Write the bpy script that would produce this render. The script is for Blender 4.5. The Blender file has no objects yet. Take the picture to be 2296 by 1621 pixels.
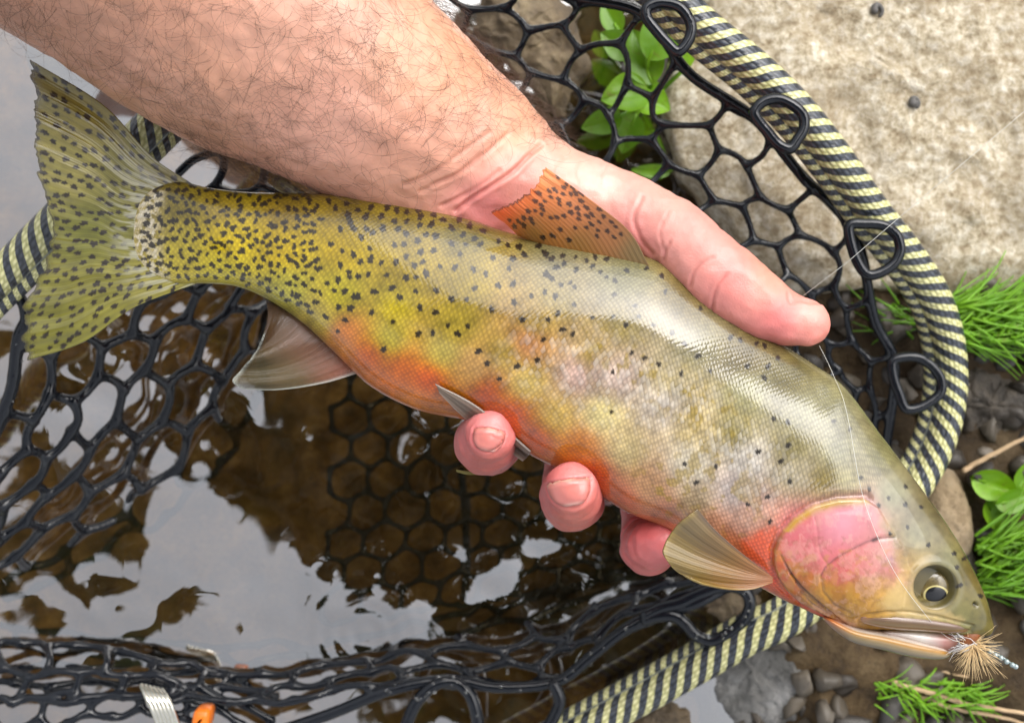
import bpy, math, random
import numpy as np
from mathutils import Vector, Matrix
from mathutils.bvhtree import BVHTree

random.seed(7); np.random.seed(7)
scene = bpy.context.scene
COL = scene.collection

# ------------------------------------------------------------------ camera
ZC = 0.50            # camera height above the water (m)
ZF = 0.12            # height of the fish's mid plane
HF = math.radians(45.0)
FPX = 1148.0 / math.tan(HF / 2)
cam_d = bpy.data.cameras.new("camera"); cam = bpy.data.objects.new("camera", cam_d); COL.objects.link(cam)
cam.location = (0, 0, ZC); cam.rotation_euler = (0, 0, 0)
cam_d.sensor_width = 36.0; cam_d.lens = 18.0 / math.tan(HF / 2)
cam_d.clip_start = 0.01; cam_d.clip_end = 200
cam_d.dof.use_dof = True; cam_d.dof.focus_distance = 0.366; cam_d.dof.aperture_fstop = 13
scene.camera = cam

# ------------------------------------------------------------------ light
SUN_EL, SUN_AZ = math.radians(52), math.radians(40)      # azimuth: from +Y (picture top) towards +X
world = bpy.data.worlds.new("World"); scene.world = world; world.use_nodes = True
wn = world.node_tree; wn.nodes.clear()
sky = wn.nodes.new("ShaderNodeTexSky"); sky.sky_type = 'NISHITA'; sky.sun_disc = False
sky.sun_elevation = SUN_EL; sky.sun_rotation = SUN_AZ; sky.dust_density = 4.0; sky.air_density = 1.0
hsv = wn.nodes.new("ShaderNodeHueSaturation"); hsv.inputs["Saturation"].default_value = 0.22
bg = wn.nodes.new("ShaderNodeBackground"); bg.inputs["Strength"].default_value = 0.15
wo = wn.nodes.new("ShaderNodeOutputWorld")
wn.links.new(sky.outputs[0], hsv.inputs["Color"]); wn.links.new(hsv.outputs[0], bg.inputs["Color"])
wn.links.new(bg.outputs[0], wo.inputs["Surface"])
sun_d = bpy.data.lights.new("sun", 'SUN'); sun_d.energy = 1.25; sun_d.angle = math.radians(72); sun_d.color = (1.0, 0.97, 0.93)
sun = bpy.data.objects.new("sun", sun_d); COL.objects.link(sun)
sdir = Vector((math.sin(SUN_AZ) * math.cos(SUN_EL), math.cos(SUN_AZ) * math.cos(SUN_EL), math.sin(SUN_EL)))
sun.rotation_euler = (-sdir).to_track_quat('-Z', 'Y').to_euler(); sun.location = (2, 2, 4)
vs = scene.view_settings
vs.view_transform = 'Standard'; vs.look = 'None'; vs.exposure = 1.08; vs.gamma = 1.0; vs.use_curve_mapping = False
scene.cycles.max_bounces = 8; scene.cycles.transparent_max_bounces = 12
scene.cycles.caustics_reflective = False; scene.cycles.caustics_refractive = False
scene.cycles.sample_clamp_indirect = 4.0

# ------------------------------------------------------------------ helpers
def P(u, v, z):
    """photo position (2296 px wide picture) at height z -> world"""
    k = (ZC - z) / FPX
    return np.array([(u - 1148.0) * k, (810.5 - v) * k, z])
def PA(uvz):
    a = np.asarray(uvz, float); k = (ZC - a[:, 2]) / FPX
    return np.stack([(a[:, 0] - 1148.0) * k, (810.5 - a[:, 1]) * k, a[:, 2]], 1)
def proj(X):
    k = (ZC - X[:, 2]) / FPX
    return np.stack([X[:, 0] / k + 1148.0, 810.5 - X[:, 1] / k], 1)
def s2l(c):
    c = np.asarray(c, float) / 255.0
    return np.where(c <= 0.04045, c / 12.92, ((c + 0.055) / 1.055) ** 2.4)
def lin(r, g, b, k=1.0):
    return tuple(float(x) for x in s2l((r, g, b)) * k) + (1.0,)
def smooth(e0, e1, x):
    t = np.clip((x - e0) / (e1 - e0), 0, 1); return t * t * (3 - 2 * t)
def _hash(i, j, k, seed):
    n = (i * 374761393 + j * 668265263 + k * 2147483647 + seed * 974634777) & 0xffffffff
    n = ((n ^ (n >> 13)) * 1274126177) & 0xffffffff
    n = n ^ (n >> 16)
    return (n & 0xffff) / 65535.0
def vnoise(X, seed=0):
    X = np.asarray(X, float)
    if X.shape[1] == 2: X = np.concatenate([X, np.zeros((len(X), 1))], 1)
    I = np.floor(X).astype(np.int64); F = X - I; F = F * F * (3 - 2 * F)
    r = np.zeros(len(X))
    for dx in (0, 1):
        for dy in (0, 1):
            for dz in (0, 1):
                w = np.where(dx, F[:, 0], 1 - F[:, 0]) * np.where(dy, F[:, 1], 1 - F[:, 1]) * np.where(dz, F[:, 2], 1 - F[:, 2])
                r += w * _hash(I[:, 0] + dx, I[:, 1] + dy, I[:, 2] + dz, seed)
    return r * 2 - 1
def fbm(X, oct=4, seed=0, gain=0.5):
    r = 0; a = 1.0; X = np.asarray(X, float)
    for o in range(oct):
        r = r + a * vnoise(X * (2.03 ** o) + 17.3 * o, seed + o); a *= gain
    return r
def spl(pts, n, closed=False):
    p = np.asarray(pts, float)
    if closed: p = np.concatenate([p, p[:1]])
    d = np.r_[0, np.cumsum(np.maximum(np.linalg.norm(np.diff(p[:, :2], axis=0), axis=1), 1e-6))]
    t = np.linspace(0, d[-1], n, endpoint=not closed)
    m = np.zeros_like(p)
    m[1:-1] = (p[2:] - p[:-2]) / (d[2:] - d[:-2])[:, None]
    m[0] = (p[1] - p[0]) / (d[1] - d[0]); m[-1] = (p[-1] - p[-2]) / (d[-1] - d[-2])
    if closed: m[0] = m[-1] = (p[1] - p[-2]) / (d[1] - d[0] + d[-1] - d[-2])
    i = np.clip(np.searchsorted(d, t, side='right') - 1, 0, len(p) - 2)
    h = (d[i + 1] - d[i])[:, None]; s = ((t - d[i])[:, None]) / h
    return ((2*s**3-3*s**2+1)*p[i] + (s**3-2*s**2+s)*h*m[i] + (-2*s**3+3*s**2)*p[i+1] + (s**3-s**2)*h*m[i+1])
def seg_dist(Q, poly, closed=False):
    Q = np.asarray(Q, float); poly = np.asarray(poly, float)
    if closed: poly = np.concatenate([poly, poly[:1]])
    best = np.full(len(Q), 1e9)
    for a, b in zip(poly[:-1], poly[1:]):
        ab = b - a; L = max(ab @ ab, 1e-12)
        t = np.clip(((Q - a) @ ab) / L, 0, 1)
        best = np.minimum(best, np.linalg.norm(Q - a - t[:, None] * ab, axis=1))
    return best
def inside(Q, poly):
    Q = np.asarray(Q, float); poly = np.asarray(poly, float); r = np.zeros(len(Q), bool); n = len(poly)
    for i in range(n):
        a, b = poly[i], poly[(i + 1) % n]
        c = ((a[1] > Q[:, 1]) != (b[1] > Q[:, 1]))
        with np.errstate(divide='ignore', invalid='ignore'):
            x = (b[0] - a[0]) * (Q[:, 1] - a[1]) / (b[1] - a[1]) + a[0]
        r ^= c & (Q[:, 0] < x)
    return r
def sdf(Q, poly):
    d = seg_dist(Q, poly, True); return np.where(inside(Q, poly), d, -d)      # positive inside
def idw(Q, ctrl, power=3.0):
    Q = np.asarray(Q, float); num = np.zeros((len(Q), 3)); den = np.zeros(len(Q))
    for (u, v, c) in ctrl:
        w = 1.0 / (((Q[:, 0] - u) ** 2 + (Q[:, 1] - v) ** 2 + 900.0) ** (power / 2)); num += w[:, None] * s2l(c); den += w
    return num / den[:, None]

def add_attrs(me, colors=None, uv=None, smooth_sh=True):
    if smooth_sh: me.polygons.foreach_set("use_smooth", np.ones(len(me.polygons), bool))
    if colors is not None:
        a = me.color_attributes.new("Col", 'FLOAT_COLOR', 'POINT')
        c = np.ones((len(me.vertices), 4), np.float32); c[:, :colors.shape[1]] = colors
        a.data.foreach_set("color", c.ravel())
    if uv is not None:
        l = me.uv_layers.new(name="UVMap")
        vi = np.zeros(len(me.loops), np.int32); me.loops.foreach_get("vertex_index", vi)
        l.data.foreach_set("uv", np.asarray(uv, np.float32)[vi].ravel())
def mesh_np(name, V, F, colors=None, uv=None, smooth_sh=True):
    """V (n,3); F: list of int arrays, each (m,k)"""
    me = bpy.data.meshes.new(name); V = np.asarray(V, np.float32)
    if isinstance(F, np.ndarray): F = [F]
    F = [np.asarray(f, np.int32) for f in F if len(f)]
    me.vertices.add(len(V)); me.vertices.foreach_set("co", V.ravel())
    nl = sum(f.size for f in F); npg = sum(len(f) for f in F)
    me.loops.add(nl); me.loops.foreach_set("vertex_index", np.concatenate([f.ravel() for f in F]))
    me.polygons.add(npg)
    tot = np.concatenate([np.full(len(f), f.shape[1], np.int32) for f in F])
    st = np.r_[0, np.cumsum(tot)[:-1]].astype(np.int32)
    me.polygons.foreach_set("loop_start", st); me.polygons.foreach_set("loop_total", tot)
    me.update(calc_edges=True); me.validate()
    add_attrs(me, colors, uv, smooth_sh)
    return me
def grid_faces(nr, nc, wrap=False):
    r = np.arange(nr - 1)[:, None]; c = np.arange(nc if wrap else nc - 1)[None, :]
    c2 = (c + 1) % nc
    return np.stack([r * nc + c, r * nc + c2, (r + 1) * nc + c2, (r + 1) * nc + c], -1).reshape(-1, 4)
def obj(name, me, mat, parent=None, **props):
    o = bpy.data.objects.new(name, me); COL.objects.link(o)
    if mat is not None:
        me.materials.clear(); me.materials.append(mat)
    if parent is not None: o.parent = parent
    for k, v in props.items(): o[k] = v
    return o
def empty(name, loc=(0, 0, 0), **props):
    o = bpy.data.objects.new(name, None); COL.objects.link(o); o.empty_display_size = 0.02
    for k, v in props.items(): o[k] = v
    return o
class MB:
    """collects pieces of geometry into one mesh"""
    def __init__(s): s.V = []; s.F4 = []; s.F3 = []; s.UV = []; s.C = []; s.n = 0
    def add(s, V, F4=None, F3=None, uv=None, col=None):
        V = np.asarray(V, float); s.V.append(V)
        if F4 is not None and len(F4): s.F4.append(np.asarray(F4) + s.n)
        if F3 is not None and len(F3): s.F3.append(np.asarray(F3) + s.n)
        s.UV.append(np.zeros((len(V), 2)) if uv is None else uv)
        s.C.append(np.ones((len(V), 3)) if col is None else np.broadcast_to(col, (len(V), 3)))
        s.n += len(V)
    def mesh(s, name):
        F = []
        if s.F4: F.append(np.concatenate(s.F4))
        if s.F3: F.append(np.concatenate(s.F3))
        return mesh_np(name, np.concatenate(s.V), F, np.concatenate(s.C), np.concatenate(s.UV))
def tube(mb, pts, rad, sides=6, cap=True, closed=False, flat=1.0, col=None):
    """swept tube through 3-D points; rad scalar or per point"""
    p = np.asarray(pts, float); n = len(p); rad = np.broadcast_to(np.asarray(rad, float), (n,))
    if closed: t = np.roll(p, -1, 0) - np.roll(p, 1, 0)
    else:
        t = np.zeros_like(p); t[1:-1] = p[2:] - p[:-2]; t[0] = p[1] - p[0]; t[-1] = p[-1] - p[-2]
    t /= np.maximum(np.linalg.norm(t, axis=1), 1e-9)[:, None]
    up = np.array([0, 0, 1.0])
    if abs(t[:, 2]).max() > 0.93: up = np.array([0.31, 0.95, 0.1])
    if abs(t @ up).max() > 0.97: up = np.array([0.9, -0.3, 0.3])
    a = np.cross(up, t); a /= np.maximum(np.linalg.norm(a, axis=1), 1e-9)[:, None]; b = np.cross(t, a)
    th = np.arange(sides) / sides * 2 * math.pi
    V = p[:, None] + rad[:, None, None] * (np.cos(th)[None, :, None] * a[:, None] + flat * np.sin(th)[None, :, None] * b[:, None])
    L = np.r_[0, np.cumsum(np.linalg.norm(np.diff(p, axis=0), axis=1))]
    uv = np.stack([np.repeat(L, sides), np.tile(th / (2 * math.pi), n)], 1)
    F = grid_faces(n, sides, True)
    V = V.reshape(-1, 3)
    if closed:
        c = np.arange(sides); F = np.concatenate([F, np.stack([(n-1)*sides + c, (n-1)*sides + (c+1) % sides, (c+1) % sides, c], 1)])
    F3 = []
    if cap and not closed:
        V = np.concatenate([V, p[:1] - t[:1] * rad[0] * 0.7, p[-1:] + t[-1:] * rad[-1] * 0.7]); uv = np.concatenate([uv, [[0, 0], [L[-1], 0]]])
        c = np.arange(sides); m = n * sides
        F3 = np.concatenate([np.stack([(c + 1) % sides, c, np.full(sides, m)], 1),
                             np.stack([(n-1)*sides + c, (n-1)*sides + (c+1) % sides, np.full(sides, m + 1)], 1)])
    mb.add(V, F, F3, uv, col)
def ellipsoid(mb, c, axes, nu=16, nv=10, col=None):
    th = np.linspace(0, 2*math.pi, nu, endpoint=False); ph = np.linspace(0, math.pi, nv)
    A = np.asarray(axes, float)
    V = (np.sin(ph)[:, None, None] * (np.cos(th)[None, :, None] * A[0] + np.sin(th)[None, :, None] * A[1]) + np.cos(ph)[:, None, None] * A[2]) + np.asarray(c)
    mb.add(V.reshape(-1, 3), grid_faces(nv, nu, True), None, None, col)
def remeshed(me, voxel, smooth_it=6, fac=0.5):
    o = bpy.data.objects.new("tmp", me); COL.objects.link(o)
    m = o.modifiers.new("r", 'REMESH'); m.mode = 'VOXEL'; m.voxel_size = voxel; m.use_smooth_shade = True
    if smooth_it:
        s = o.modifiers.new("s", 'SMOOTH'); s.factor = fac; s.iterations = smooth_it
    dg = bpy.context.evaluated_depsgraph_get(); dg.update()
    out = bpy.data.meshes.new_from_object(o.evaluated_get(dg), depsgraph=dg)
    bpy.data.objects.remove(o)
    return out
def vco(me):
    V = np.zeros(len(me.vertices) * 3, np.float32); me.vertices.foreach_get("co", V); return V.reshape(-1, 3).astype(float)
def vno(me):
    V = np.zeros(len(me.vertices) * 3, np.float32); me.vertices.foreach_get("normal", V); return V.reshape(-1, 3).astype(float)

# ------------------------------------------------------------------ materials
class NT:
    def __init__(s, name):
        s.m = bpy.data.materials.new(name); s.m.use_nodes = True; s.t = s.m.node_tree
        s.b = s.t.nodes["Principled BSDF"]; s.out = s.t.nodes["Material Output"]
    def n(s, typ, ins=None, **kw):
        nd = s.t.nodes.new(typ)
        for k, v in kw.items(): setattr(nd, k, v)
        for k, v in (ins or {}).items(): s.set(nd.inputs[k], v)
        return nd
    def set(s, sock, v):
        if hasattr(v, "is_linked") or isinstance(v, bpy.types.NodeSocket): s.t.links.new(v, sock)
        else: sock.default_value = v
    def P(s, **kw):
        for k, v in kw.items(): s.set(s.b.inputs[k.replace("_", " ")], v)
    def math(s, op, a, b=0.0, c=0.0):
        nd = s.n("ShaderNodeMath", operation=op)
        s.set(nd.inputs[0], a); s.set(nd.inputs[1], b); s.set(nd.inputs[2], c); return nd.outputs[0]
    def ramp(s, fac, stops, interp='LINEAR'):
        nd = s.n("ShaderNodeValToRGB"); cr = nd.color_ramp; cr.interpolation = interp
        while len(cr.elements) < len(stops): cr.elements.new(0.5)
        for e, (p, c) in zip(cr.elements, stops): e.position = p; e.color = c
        s.set(nd.inputs[0], fac); return nd.outputs[0]
    def mix(s, fac, a, b, mode='MIX'):
        nd = s.n("ShaderNodeMix", data_type='RGBA', blend_type=mode)
        s.set(nd.inputs[0], fac); s.set(nd.inputs[6], a); s.set(nd.inputs[7], b); return nd.outputs[2]
    def noise(s, vec, scale, detail=4, rough=0.55, dist=0.0):
        nd = s.n("ShaderNodeTexNoise", {"Scale": scale, "Detail": detail, "Roughness": rough, "Distortion": dist})
        if vec is not None: s.set(nd.inputs["Vector"], vec)
        return nd.outputs["Fac"]
    def bump(s, h, strength, dist, normal=None):
        nd = s.n("ShaderNodeBump", {"Height": h, "Strength": strength, "Distance": dist})
        if normal is not None: s.set(nd.inputs["Normal"], normal)
        return nd.outputs[0]
    def obj(s): return s.n("ShaderNodeTexCoord").outputs["Object"]
    def uv(s): return s.n("ShaderNodeTexCoord").outputs["UV"]
    def col(s): return s.n("ShaderNodeAttribute", attribute_name="Col").outputs["Color"]

def mat_rock(name, c0, c1, c2, scale=60, wet=0.0, seed=0.0):
    m = NT(name); vec = m.n("ShaderNodeVectorMath", {0: m.obj(), 1: (seed, seed * 2, 0)}, operation='ADD').outputs[0]
    n1 = m.noise(vec, scale, 8, 0.68); n2 = m.noise(vec, scale * 0.22, 4, 0.6); n3 = m.noise(vec, scale * 6, 4, 0.7)
    c = m.ramp(n1, [(0.32, c0), (0.5, c1), (0.68, c2)])
    c = m.mix(m.ramp(n2, [(0.42, (0, 0, 0, 1)), (0.66, (1, 1, 1, 1))]), c, m.mix(0.55, c, c0))
    c = m.mix(m.ramp(n3, [(0.30, (0.75,) * 3 + (1,)), (0.42, (0, 0, 0, 1))]), c, tuple(x * 0.35 for x in c0[:3]) + (1,))
    m.P(Base_Color=c, Roughness=0.85 - 0.5 * wet, Normal=m.bump(m.math('ADD', n1, m.math('MULTIPLY', n3, 0.4)), 0.7, 0.004))
    m.b.inputs["Specular IOR Level"].default_value = 0.35 + 0.3 * wet
    return m.m
M = {}
M['boulder'] = mat_rock("boulder_stone", lin(142, 122, 92, .95), lin(210, 196, 168, .95), lin(248, 241, 226, .95), 300)
M['tan'] = mat_rock("tan_stone", lin(120, 100, 72, .8), lin(165, 145, 115, .8), lin(190, 172, 145, .8), 60, seed=3)
M['brown'] = mat_rock("brown_stone", lin(62, 50, 34, .8), lin(106, 88, 62, .8), lin(150, 132, 100, .8), 55, wet=.5, seed=5)
M['grey'] = mat_rock("grey_stone", lin(78, 76, 72, .8), lin(126, 124, 120, .8), lin(165, 163, 160, .8), 55, wet=.35, seed=8)
M['dark'] = mat_rock("dark_stone", lin(34, 30, 25, .8), lin(74, 66, 56, .8), lin(112, 100, 84, .8), 60, wet=.5, seed=11)
M['bed'] = mat_rock("ground_soil", lin(76, 56, 28, .85), lin(138, 106, 56, .85), lin(184, 152, 98, .85), 70, wet=.2, seed=2)

# ------------------------------------------------------------------ ground, water
SHORE = np.array([(1180, -900), (1300, -100), (1440, 300), (1590, 700), (1640, 1000), (1610, 1300), (1560, 1640), (1500, 2600)], float)
def shore_side(u, v):      # + on the dry side, in px
    x = np.interp(v, SHORE[:, 1], SHORE[:, 0]); return u - x
def ground_z(u, v):
    s = shore_side(u, v); base = np.interp(s, [-1500, -500, -150, 0, 200, 700, 3000], [-0.10, -0.085, -0.05, -0.010, 0.006, 0.011, 0.06])
    return base
def ground_world(xy):
    uv = np.stack([xy[:, 0] * FPX / ZC + 1148, 810.5 - xy[:, 1] * FPX / ZC], 1)
    z = ground_z(uv[:, 0], uv[:, 1])
    z = z + np.where(z > -.01, .005, .010) * fbm(xy * 22, 4, 3) + 0.003 * fbm(xy * 90, 3, 9)
    return z
def warp_axis(n, near, far):
    t = np.linspace(-1, 1, n); return near * t + (far - near) * np.sign(t) * np.abs(t) ** 9
gx = warp_axis(260, 0.45, 40); gy = warp_axis(220, 0.36, 40)
GX, GY = np.meshgrid(gx, gy); gxy = np.stack([GX.ravel(), GY.ravel()], 1)
gz = ground_world(gxy)
obj("ground", mesh_np("ground", np.column_stack([gxy, gz]), grid_faces(220, 260)), M['bed'], kind="structure")
nt_ = M['bed'].node_tree; bsd = nt_.nodes["Principled BSDF"]; src = bsd.inputs["Base Color"].links[0].from_socket      # dry bank soil is darker than the pale silt of the stream bed
geo = nt_.nodes.new("ShaderNodeNewGeometry"); sxyz = nt_.nodes.new("ShaderNodeSeparateXYZ"); nt_.links.new(geo.outputs["Position"], sxyz.inputs[0])
mr = nt_.nodes.new("ShaderNodeMapRange"); mr.inputs[1].default_value = -.012; mr.inputs[2].default_value = 0.0; nt_.links.new(sxyz.outputs[2], mr.inputs[0])
mm = nt_.nodes.new("ShaderNodeMix"); mm.data_type = 'RGBA'; mm.blend_type = 'MULTIPLY'; mm.inputs[7].default_value = (.30, .31, .36, 1)
nt_.links.new(mr.outputs[0], mm.inputs[0]); nt_.links.new(src, mm.inputs[6]); nt_.links.new(mm.outputs[2], bsd.inputs["Base Color"])

wm = NT("stream_water")
fc_ = wm.n("ShaderNodeLayerWeight", {"Blend": 0.5}).outputs["Facing"]
fr = wm.math('MULTIPLY_ADD', wm.math('POWER', fc_, 5.0), .62, .38)
tr = wm.n("ShaderNodeBsdfTransparent", {"Color": (0.80, 0.72, 0.55, 1)}).outputs[0]
gl = wm.n("ShaderNodeBsdfGlossy", {"Color": (1, 1, 1, 1), "Roughness": 0.02}).outputs[0]
mx = wm.n("ShaderNodeMixShader", {0: fr, 1: tr, 2: gl}).outputs[0]
wm.t.links.new(mx, wm.out.inputs[0])
nx, ny = 640, 460
wx = warp_axis(nx, 0.34, 30); wy = warp_axis(ny, 0.26, 30)
WX, WY = np.meshgrid(wx, wy); wxy = np.stack([WX.ravel(), WY.ravel()], 1)
wu = wxy[:, 0] * FPX / ZC + 1148; wv = 810.5 - wxy[:, 1] * FPX / ZC
amp = 0.35 + 1.0 * np.exp(-(((wu - 900) / 260) ** 2 + ((wv - 1330) / 130) ** 2)) + 0.8 * np.exp(-(((wu - 350) / 200) ** 2 + ((wv - 850) / 200) ** 2)) \
    + 0.7 * np.exp(-(((wu - 250) / 160) ** 2 + ((wv - 1330) / 120) ** 2)) + 0.6 * np.exp(-(((wu - 1150) / 250) ** 2 + ((wv - 1150) / 200) ** 2))
amp *= 1 - 0.75 * np.exp(-(((wu - 480) / 170) ** 2 + ((wv - 1220) / 130) ** 2)) 
wz = amp * (0.0016 * fbm(wxy * 21, 2, 5) + 0.00028 * fbm(wxy * 70, 2, 8))
rr = np.hypot(wu - 820, wv - 1420); wz += 0.0001 * np.sin(rr / 5.5) * np.exp(-(rr / 110) ** 2)
far = np.maximum(np.abs(wxy[:, 0]) / 0.34, np.abs(wxy[:, 1]) / 0.26); wz *= np.clip(2 - far, 0, 1)
obj("stream_water", mesh_np("stream_water", np.column_stack([wxy, wz]), grid_faces(ny, nx)), wm.m, kind="structure")

# ------------------------------------------------------------------ rocks
def rock(name, outline, ztop, mat, label, seed=0, rough=0.010, round_=0.35, group=None, zb=-0.10):
    poly = spl(np.asarray(outline, float), 110, True); c = poly.mean(0)
    nr = 46; rs = np.linspace(0, 1, nr)
    ztop_r = ztop
    V = []
    for i, r in enumerate(rs):
        f = r ** 0.9
        if r < 0.72:
            q = c + (poly - c) * (f / 0.72 ** 0.9); h = ztop_r - round_ * 0.05 * (r / 0.72) ** 4
        else:
            k = (r - 0.72) / 0.28; q = c + (poly - c) * (1 + 0.07 * k); h = ztop_r - round_ * 0.05 - (ztop_r - zb) * k
        V.append(PA(np.column_stack([q, np.full(len(q), ztop)]))); V[-1][:, 2] = h
    V = np.concatenate(V)
    n = np.stack([fbm(V * 18 + seed * 3.1 + j * 7, 4, seed + j) for j in range(3)], 1)
    n2 = np.stack([fbm(V * 85 + seed + j * 5, 4, seed + 20 + j, 0.6) for j in range(3)], 1)
    V = V + rough * n + rough * 0.30 * n2
    o = obj(name, mesh_np(name, V, grid_faces(nr, 110, True)), mat, None, label=label, category="rock")
    if group: o["group"] = group
    return o
rock("boulder", [(1555, -160), (1560, 60), (1525, 210), (1545, 340), (1610, 450), (1690, 560), (1810, 650), (1960, 665), (2080, 690), (2300, 660), (2480, 560), (2480, -160)],
     0.027, M['boulder'], "big flat-topped pale tan boulder beside the net hoop", 1, 0.006, 0.25)
rock("rock", [(1030, -50), (1180, -80), (1330, -40), (1365, 70), (1345, 190), (1240, 290), (1120, 210), (1050, 100)], 0.004, M['brown'], "wet brown rock seen through the netting above the wrist", 2, 0.008, 0.5)
rock("rock", [(2060, 840), (2180, 800), (2320, 820), (2380, 950), (2240, 1040), (2120, 1010)], 0.012, M['dark'], "dark mottled rock between the net hoop and the grass tuft", 3, 0.008, 0.4)
rock("rock", [(2075, 1060), (2150, 1050), (2195, 1150), (2200, 1250), (2150, 1290), (2070, 1190)], 0.022, M['tan'], "smooth tan rock just behind the trout's forehead", 4, 0.003, 0.3)
rock("rock", [(1575, 1410), (1720, 1390), (1830, 1430), (1860, 1540), (1830, 1660), (1600, 1680), (1545, 1560)], 0.006, M['grey'], "blue grey rock below the yellow striped hoop", 5, 0.006, 0.4)
rock("rock", [(1850, 1440), (1980, 1430), (2090, 1500), (2100, 1640), (1960, 1700), (1850, 1640)], 0.000, M['brown'], "brown rock below the trout's lower jaw", 6, 0.006, 0.5)
rock("rock", [(2225, 1370), (2320, 1330), (2380, 1420), (2340, 1520), (2250, 1490)], 0.010, M['tan'], "small tan rock beside the dry fly", 7, 0.005, 0.5)
rock("rock", [(1540, 1290), (1660, 1290), (1730, 1360), (1700, 1430), (1560, 1430)], -0.004, M['brown'], "wet brown rock under the rubber loop and pectoral fin", 8, 0.006, 0.5)
rock("rock", [(1860, 800), (1960, 790), (2010, 880), (1950, 960), (1850, 900)], -0.006, M['dark'], "small dark rock inside the hoop below the thumb tip", 9, 0.007, 0.6)
rock("rock", [(1940, 940), (2050, 920), (2080, 1000), (2040, 1080), (1960, 1050)], -0.006, M['brown'], "small brown rock inside the hoop behind the trout's nape", 10, 0.007, 0.6)
rock("rock", [(2120, 1560), (2290, 1530), (2380, 1640), (2200, 1700)], 0.000, M['tan'], "pale rock under the dry stems", 12, 0.006, 0.5)
rock("rock", [(1280, 1330), (1420, 1340), (1480, 1460), (1400, 1560), (1250, 1540), (1220, 1420)], -0.016, M['brown'], "flat submerged brown rock below the trout's throat", 13, 0.006, 0.5)
rock("rock", [(1400, 380), (1540, 360), (1600, 470), (1560, 560), (1430, 520)], -0.004, M['dark'], "dark rock standing in for the shadow beside the boulder behind the thumb", 14, 0.007, 0.5)  # dark stone put in place of the shadow behind the thumb
rock("rock", [(60, 60), (240, 20), (300, 140), (180, 220), (60, 170)], -0.035, M['grey'], "submerged grey rock under the bright water by the tail", 15, 0.006, 0.5)
rock("rock", [(1395, 1575), (1480, 1545), (1570, 1550), (1610, 1640), (1560, 1720), (1400, 1720)], 0.005, M['brown'], "wet brown rock in the shallows beside the blue grey rock", 21, 0.006, 0.5)
# gravel: too many to count
gm = MB()
for i in range(700):
    u = random.uniform(1150, 2400); v = random.uniform(-80, 1720)
    if shore_side(u, v) < -250 or (u > 1530 and v < 640): continue
    xy = P(u, v, 0)[:2]; z = ground_world(xy[None])[0]; r = random.uniform(0.002, 0.008)
    a = random.uniform(0, 6.28); ca, sa = math.cos(a), math.sin(a)
    k = random.uniform(.2, .75); base = np.array([[0.20, 0.165, 0.12], [0.14, 0.13, 0.12], [0.09, 0.07, 0.05], [0.26, 0.22, 0.17]][i % 4]) * k
    ellipsoid(gm, (xy[0], xy[1], z + r * .2), [(r * ca, r * sa, 0), (-r * .7 * sa, r * .7 * ca, 0), (0, 0, r * .6)], 10, 7, base)
me = gm.mesh("gravel"); V = vco(me); V += 0.0030 * np.stack([fbm(V * 150 + j * 9, 2, j) for j in range(3)], 1); me.vertices.foreach_set("co", V.astype(np.float32).ravel())
g = NT("gravel"); gn = g.noise(g.obj(), 260, 4, .6)
g.P(Base_Color=g.mix(g.math('MULTIPLY', gn, .6), g.col(), (0.04, 0.03, 0.02, 1)), Roughness=.55, Normal=g.bump(gn, .4, .001))
obj("gravel", me, g.m, kind="stuff", label="loose wet gravel and pebbles between the rocks", category="gravel")

# ------------------------------------------------------------------ trout
def T5(pts): return [(x * .3459 + 728.7, y * .3459 + 532.5) for x, y in pts]
def T6(pts): return [(x * .3652 + 1457.3, y * .3652 + 532.5) for x, y in pts]
def TH(pts): return [(x * .3652 + 1457.3, y * .3652 + 1059.9) for x, y in pts]
def T2(pts): return [(x * .3459 + 728.7, y * .3459) for x, y in pts]
def TD(pts): return [(x * .1953 + 1065.0, y * .1953 + 336.3) for x, y in pts]
def T4(pts): return [(x * .3459, y * .3459 + 532.5) for x, y in pts]
ST = [((292,462),(286,568),0.7),((335,425),(330,610),2.7),((400,408),(395,636),5.4),((460,420),(460,636),8),((540,430),(530,643),9),((640,434),(600,672),10.5),
      ((760,437),(680,725),12.5),((860,451),(750,790),14.5),((960,470),(830,865),16.5),((1060,495),(930,918),18),((1160,527),(1040,952),19),((1270,545),(1140,1003),20),
      ((1380,562),(1240,1058),20.5),((1475,584),(1330,1112),20.5),((1565,640),(1410,1163),20.5),((1655,705),(1500,1202),20),((1738,762),(1600,1255),19.5),((1815,812),(1690,1308),19),
      ((1885,862),(1780,1356),18.5),((1962,962),(1862,1392),17.5),((2040,1066),(1955,1408),16),((2110,1162),(2045,1414),13.5),((2165,1252),(2118,1420),10.5),((2203,1332),(2172,1425),7.5),((2222,1392),(2208,1424),4.0)]
A = np.array([[t[0], t[1], b[0], b[1], w] for t, b, w in ST], float)
cen = (A[:, :2] + A[:, 2:4]) / 2
NT_, NF, NB = 900, 300, 70
sp = spl(np.column_stack([cen, A]), NT_)[:, 2:]
Tm = np.column_stack([sp[:, 0], sp[:, 1]]); Bm = np.column_stack([sp[:, 2], sp[:, 3]]); bm_ = sp[:, 4] / 1000.0
f_ang = np.linspace(0, math.pi, NF); b_ang = np.linspace(math.pi, 2 * math.pi, NB + 2)[1:-1]
ang = np.r_[f_ang, b_ang]; NA = len(ang)
ca = np.cos(ang); sa = np.sin(ang)
ex = np.sign(ca) * np.abs(ca) ** 0.92; ez = np.sign(sa) * np.abs(sa) ** 0.86
Tw = PA(np.column_stack([Tm, np.full(NT_, ZF)])); Bw = PA(np.column_stack([Bm, np.full(NT_, ZF)]))
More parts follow.
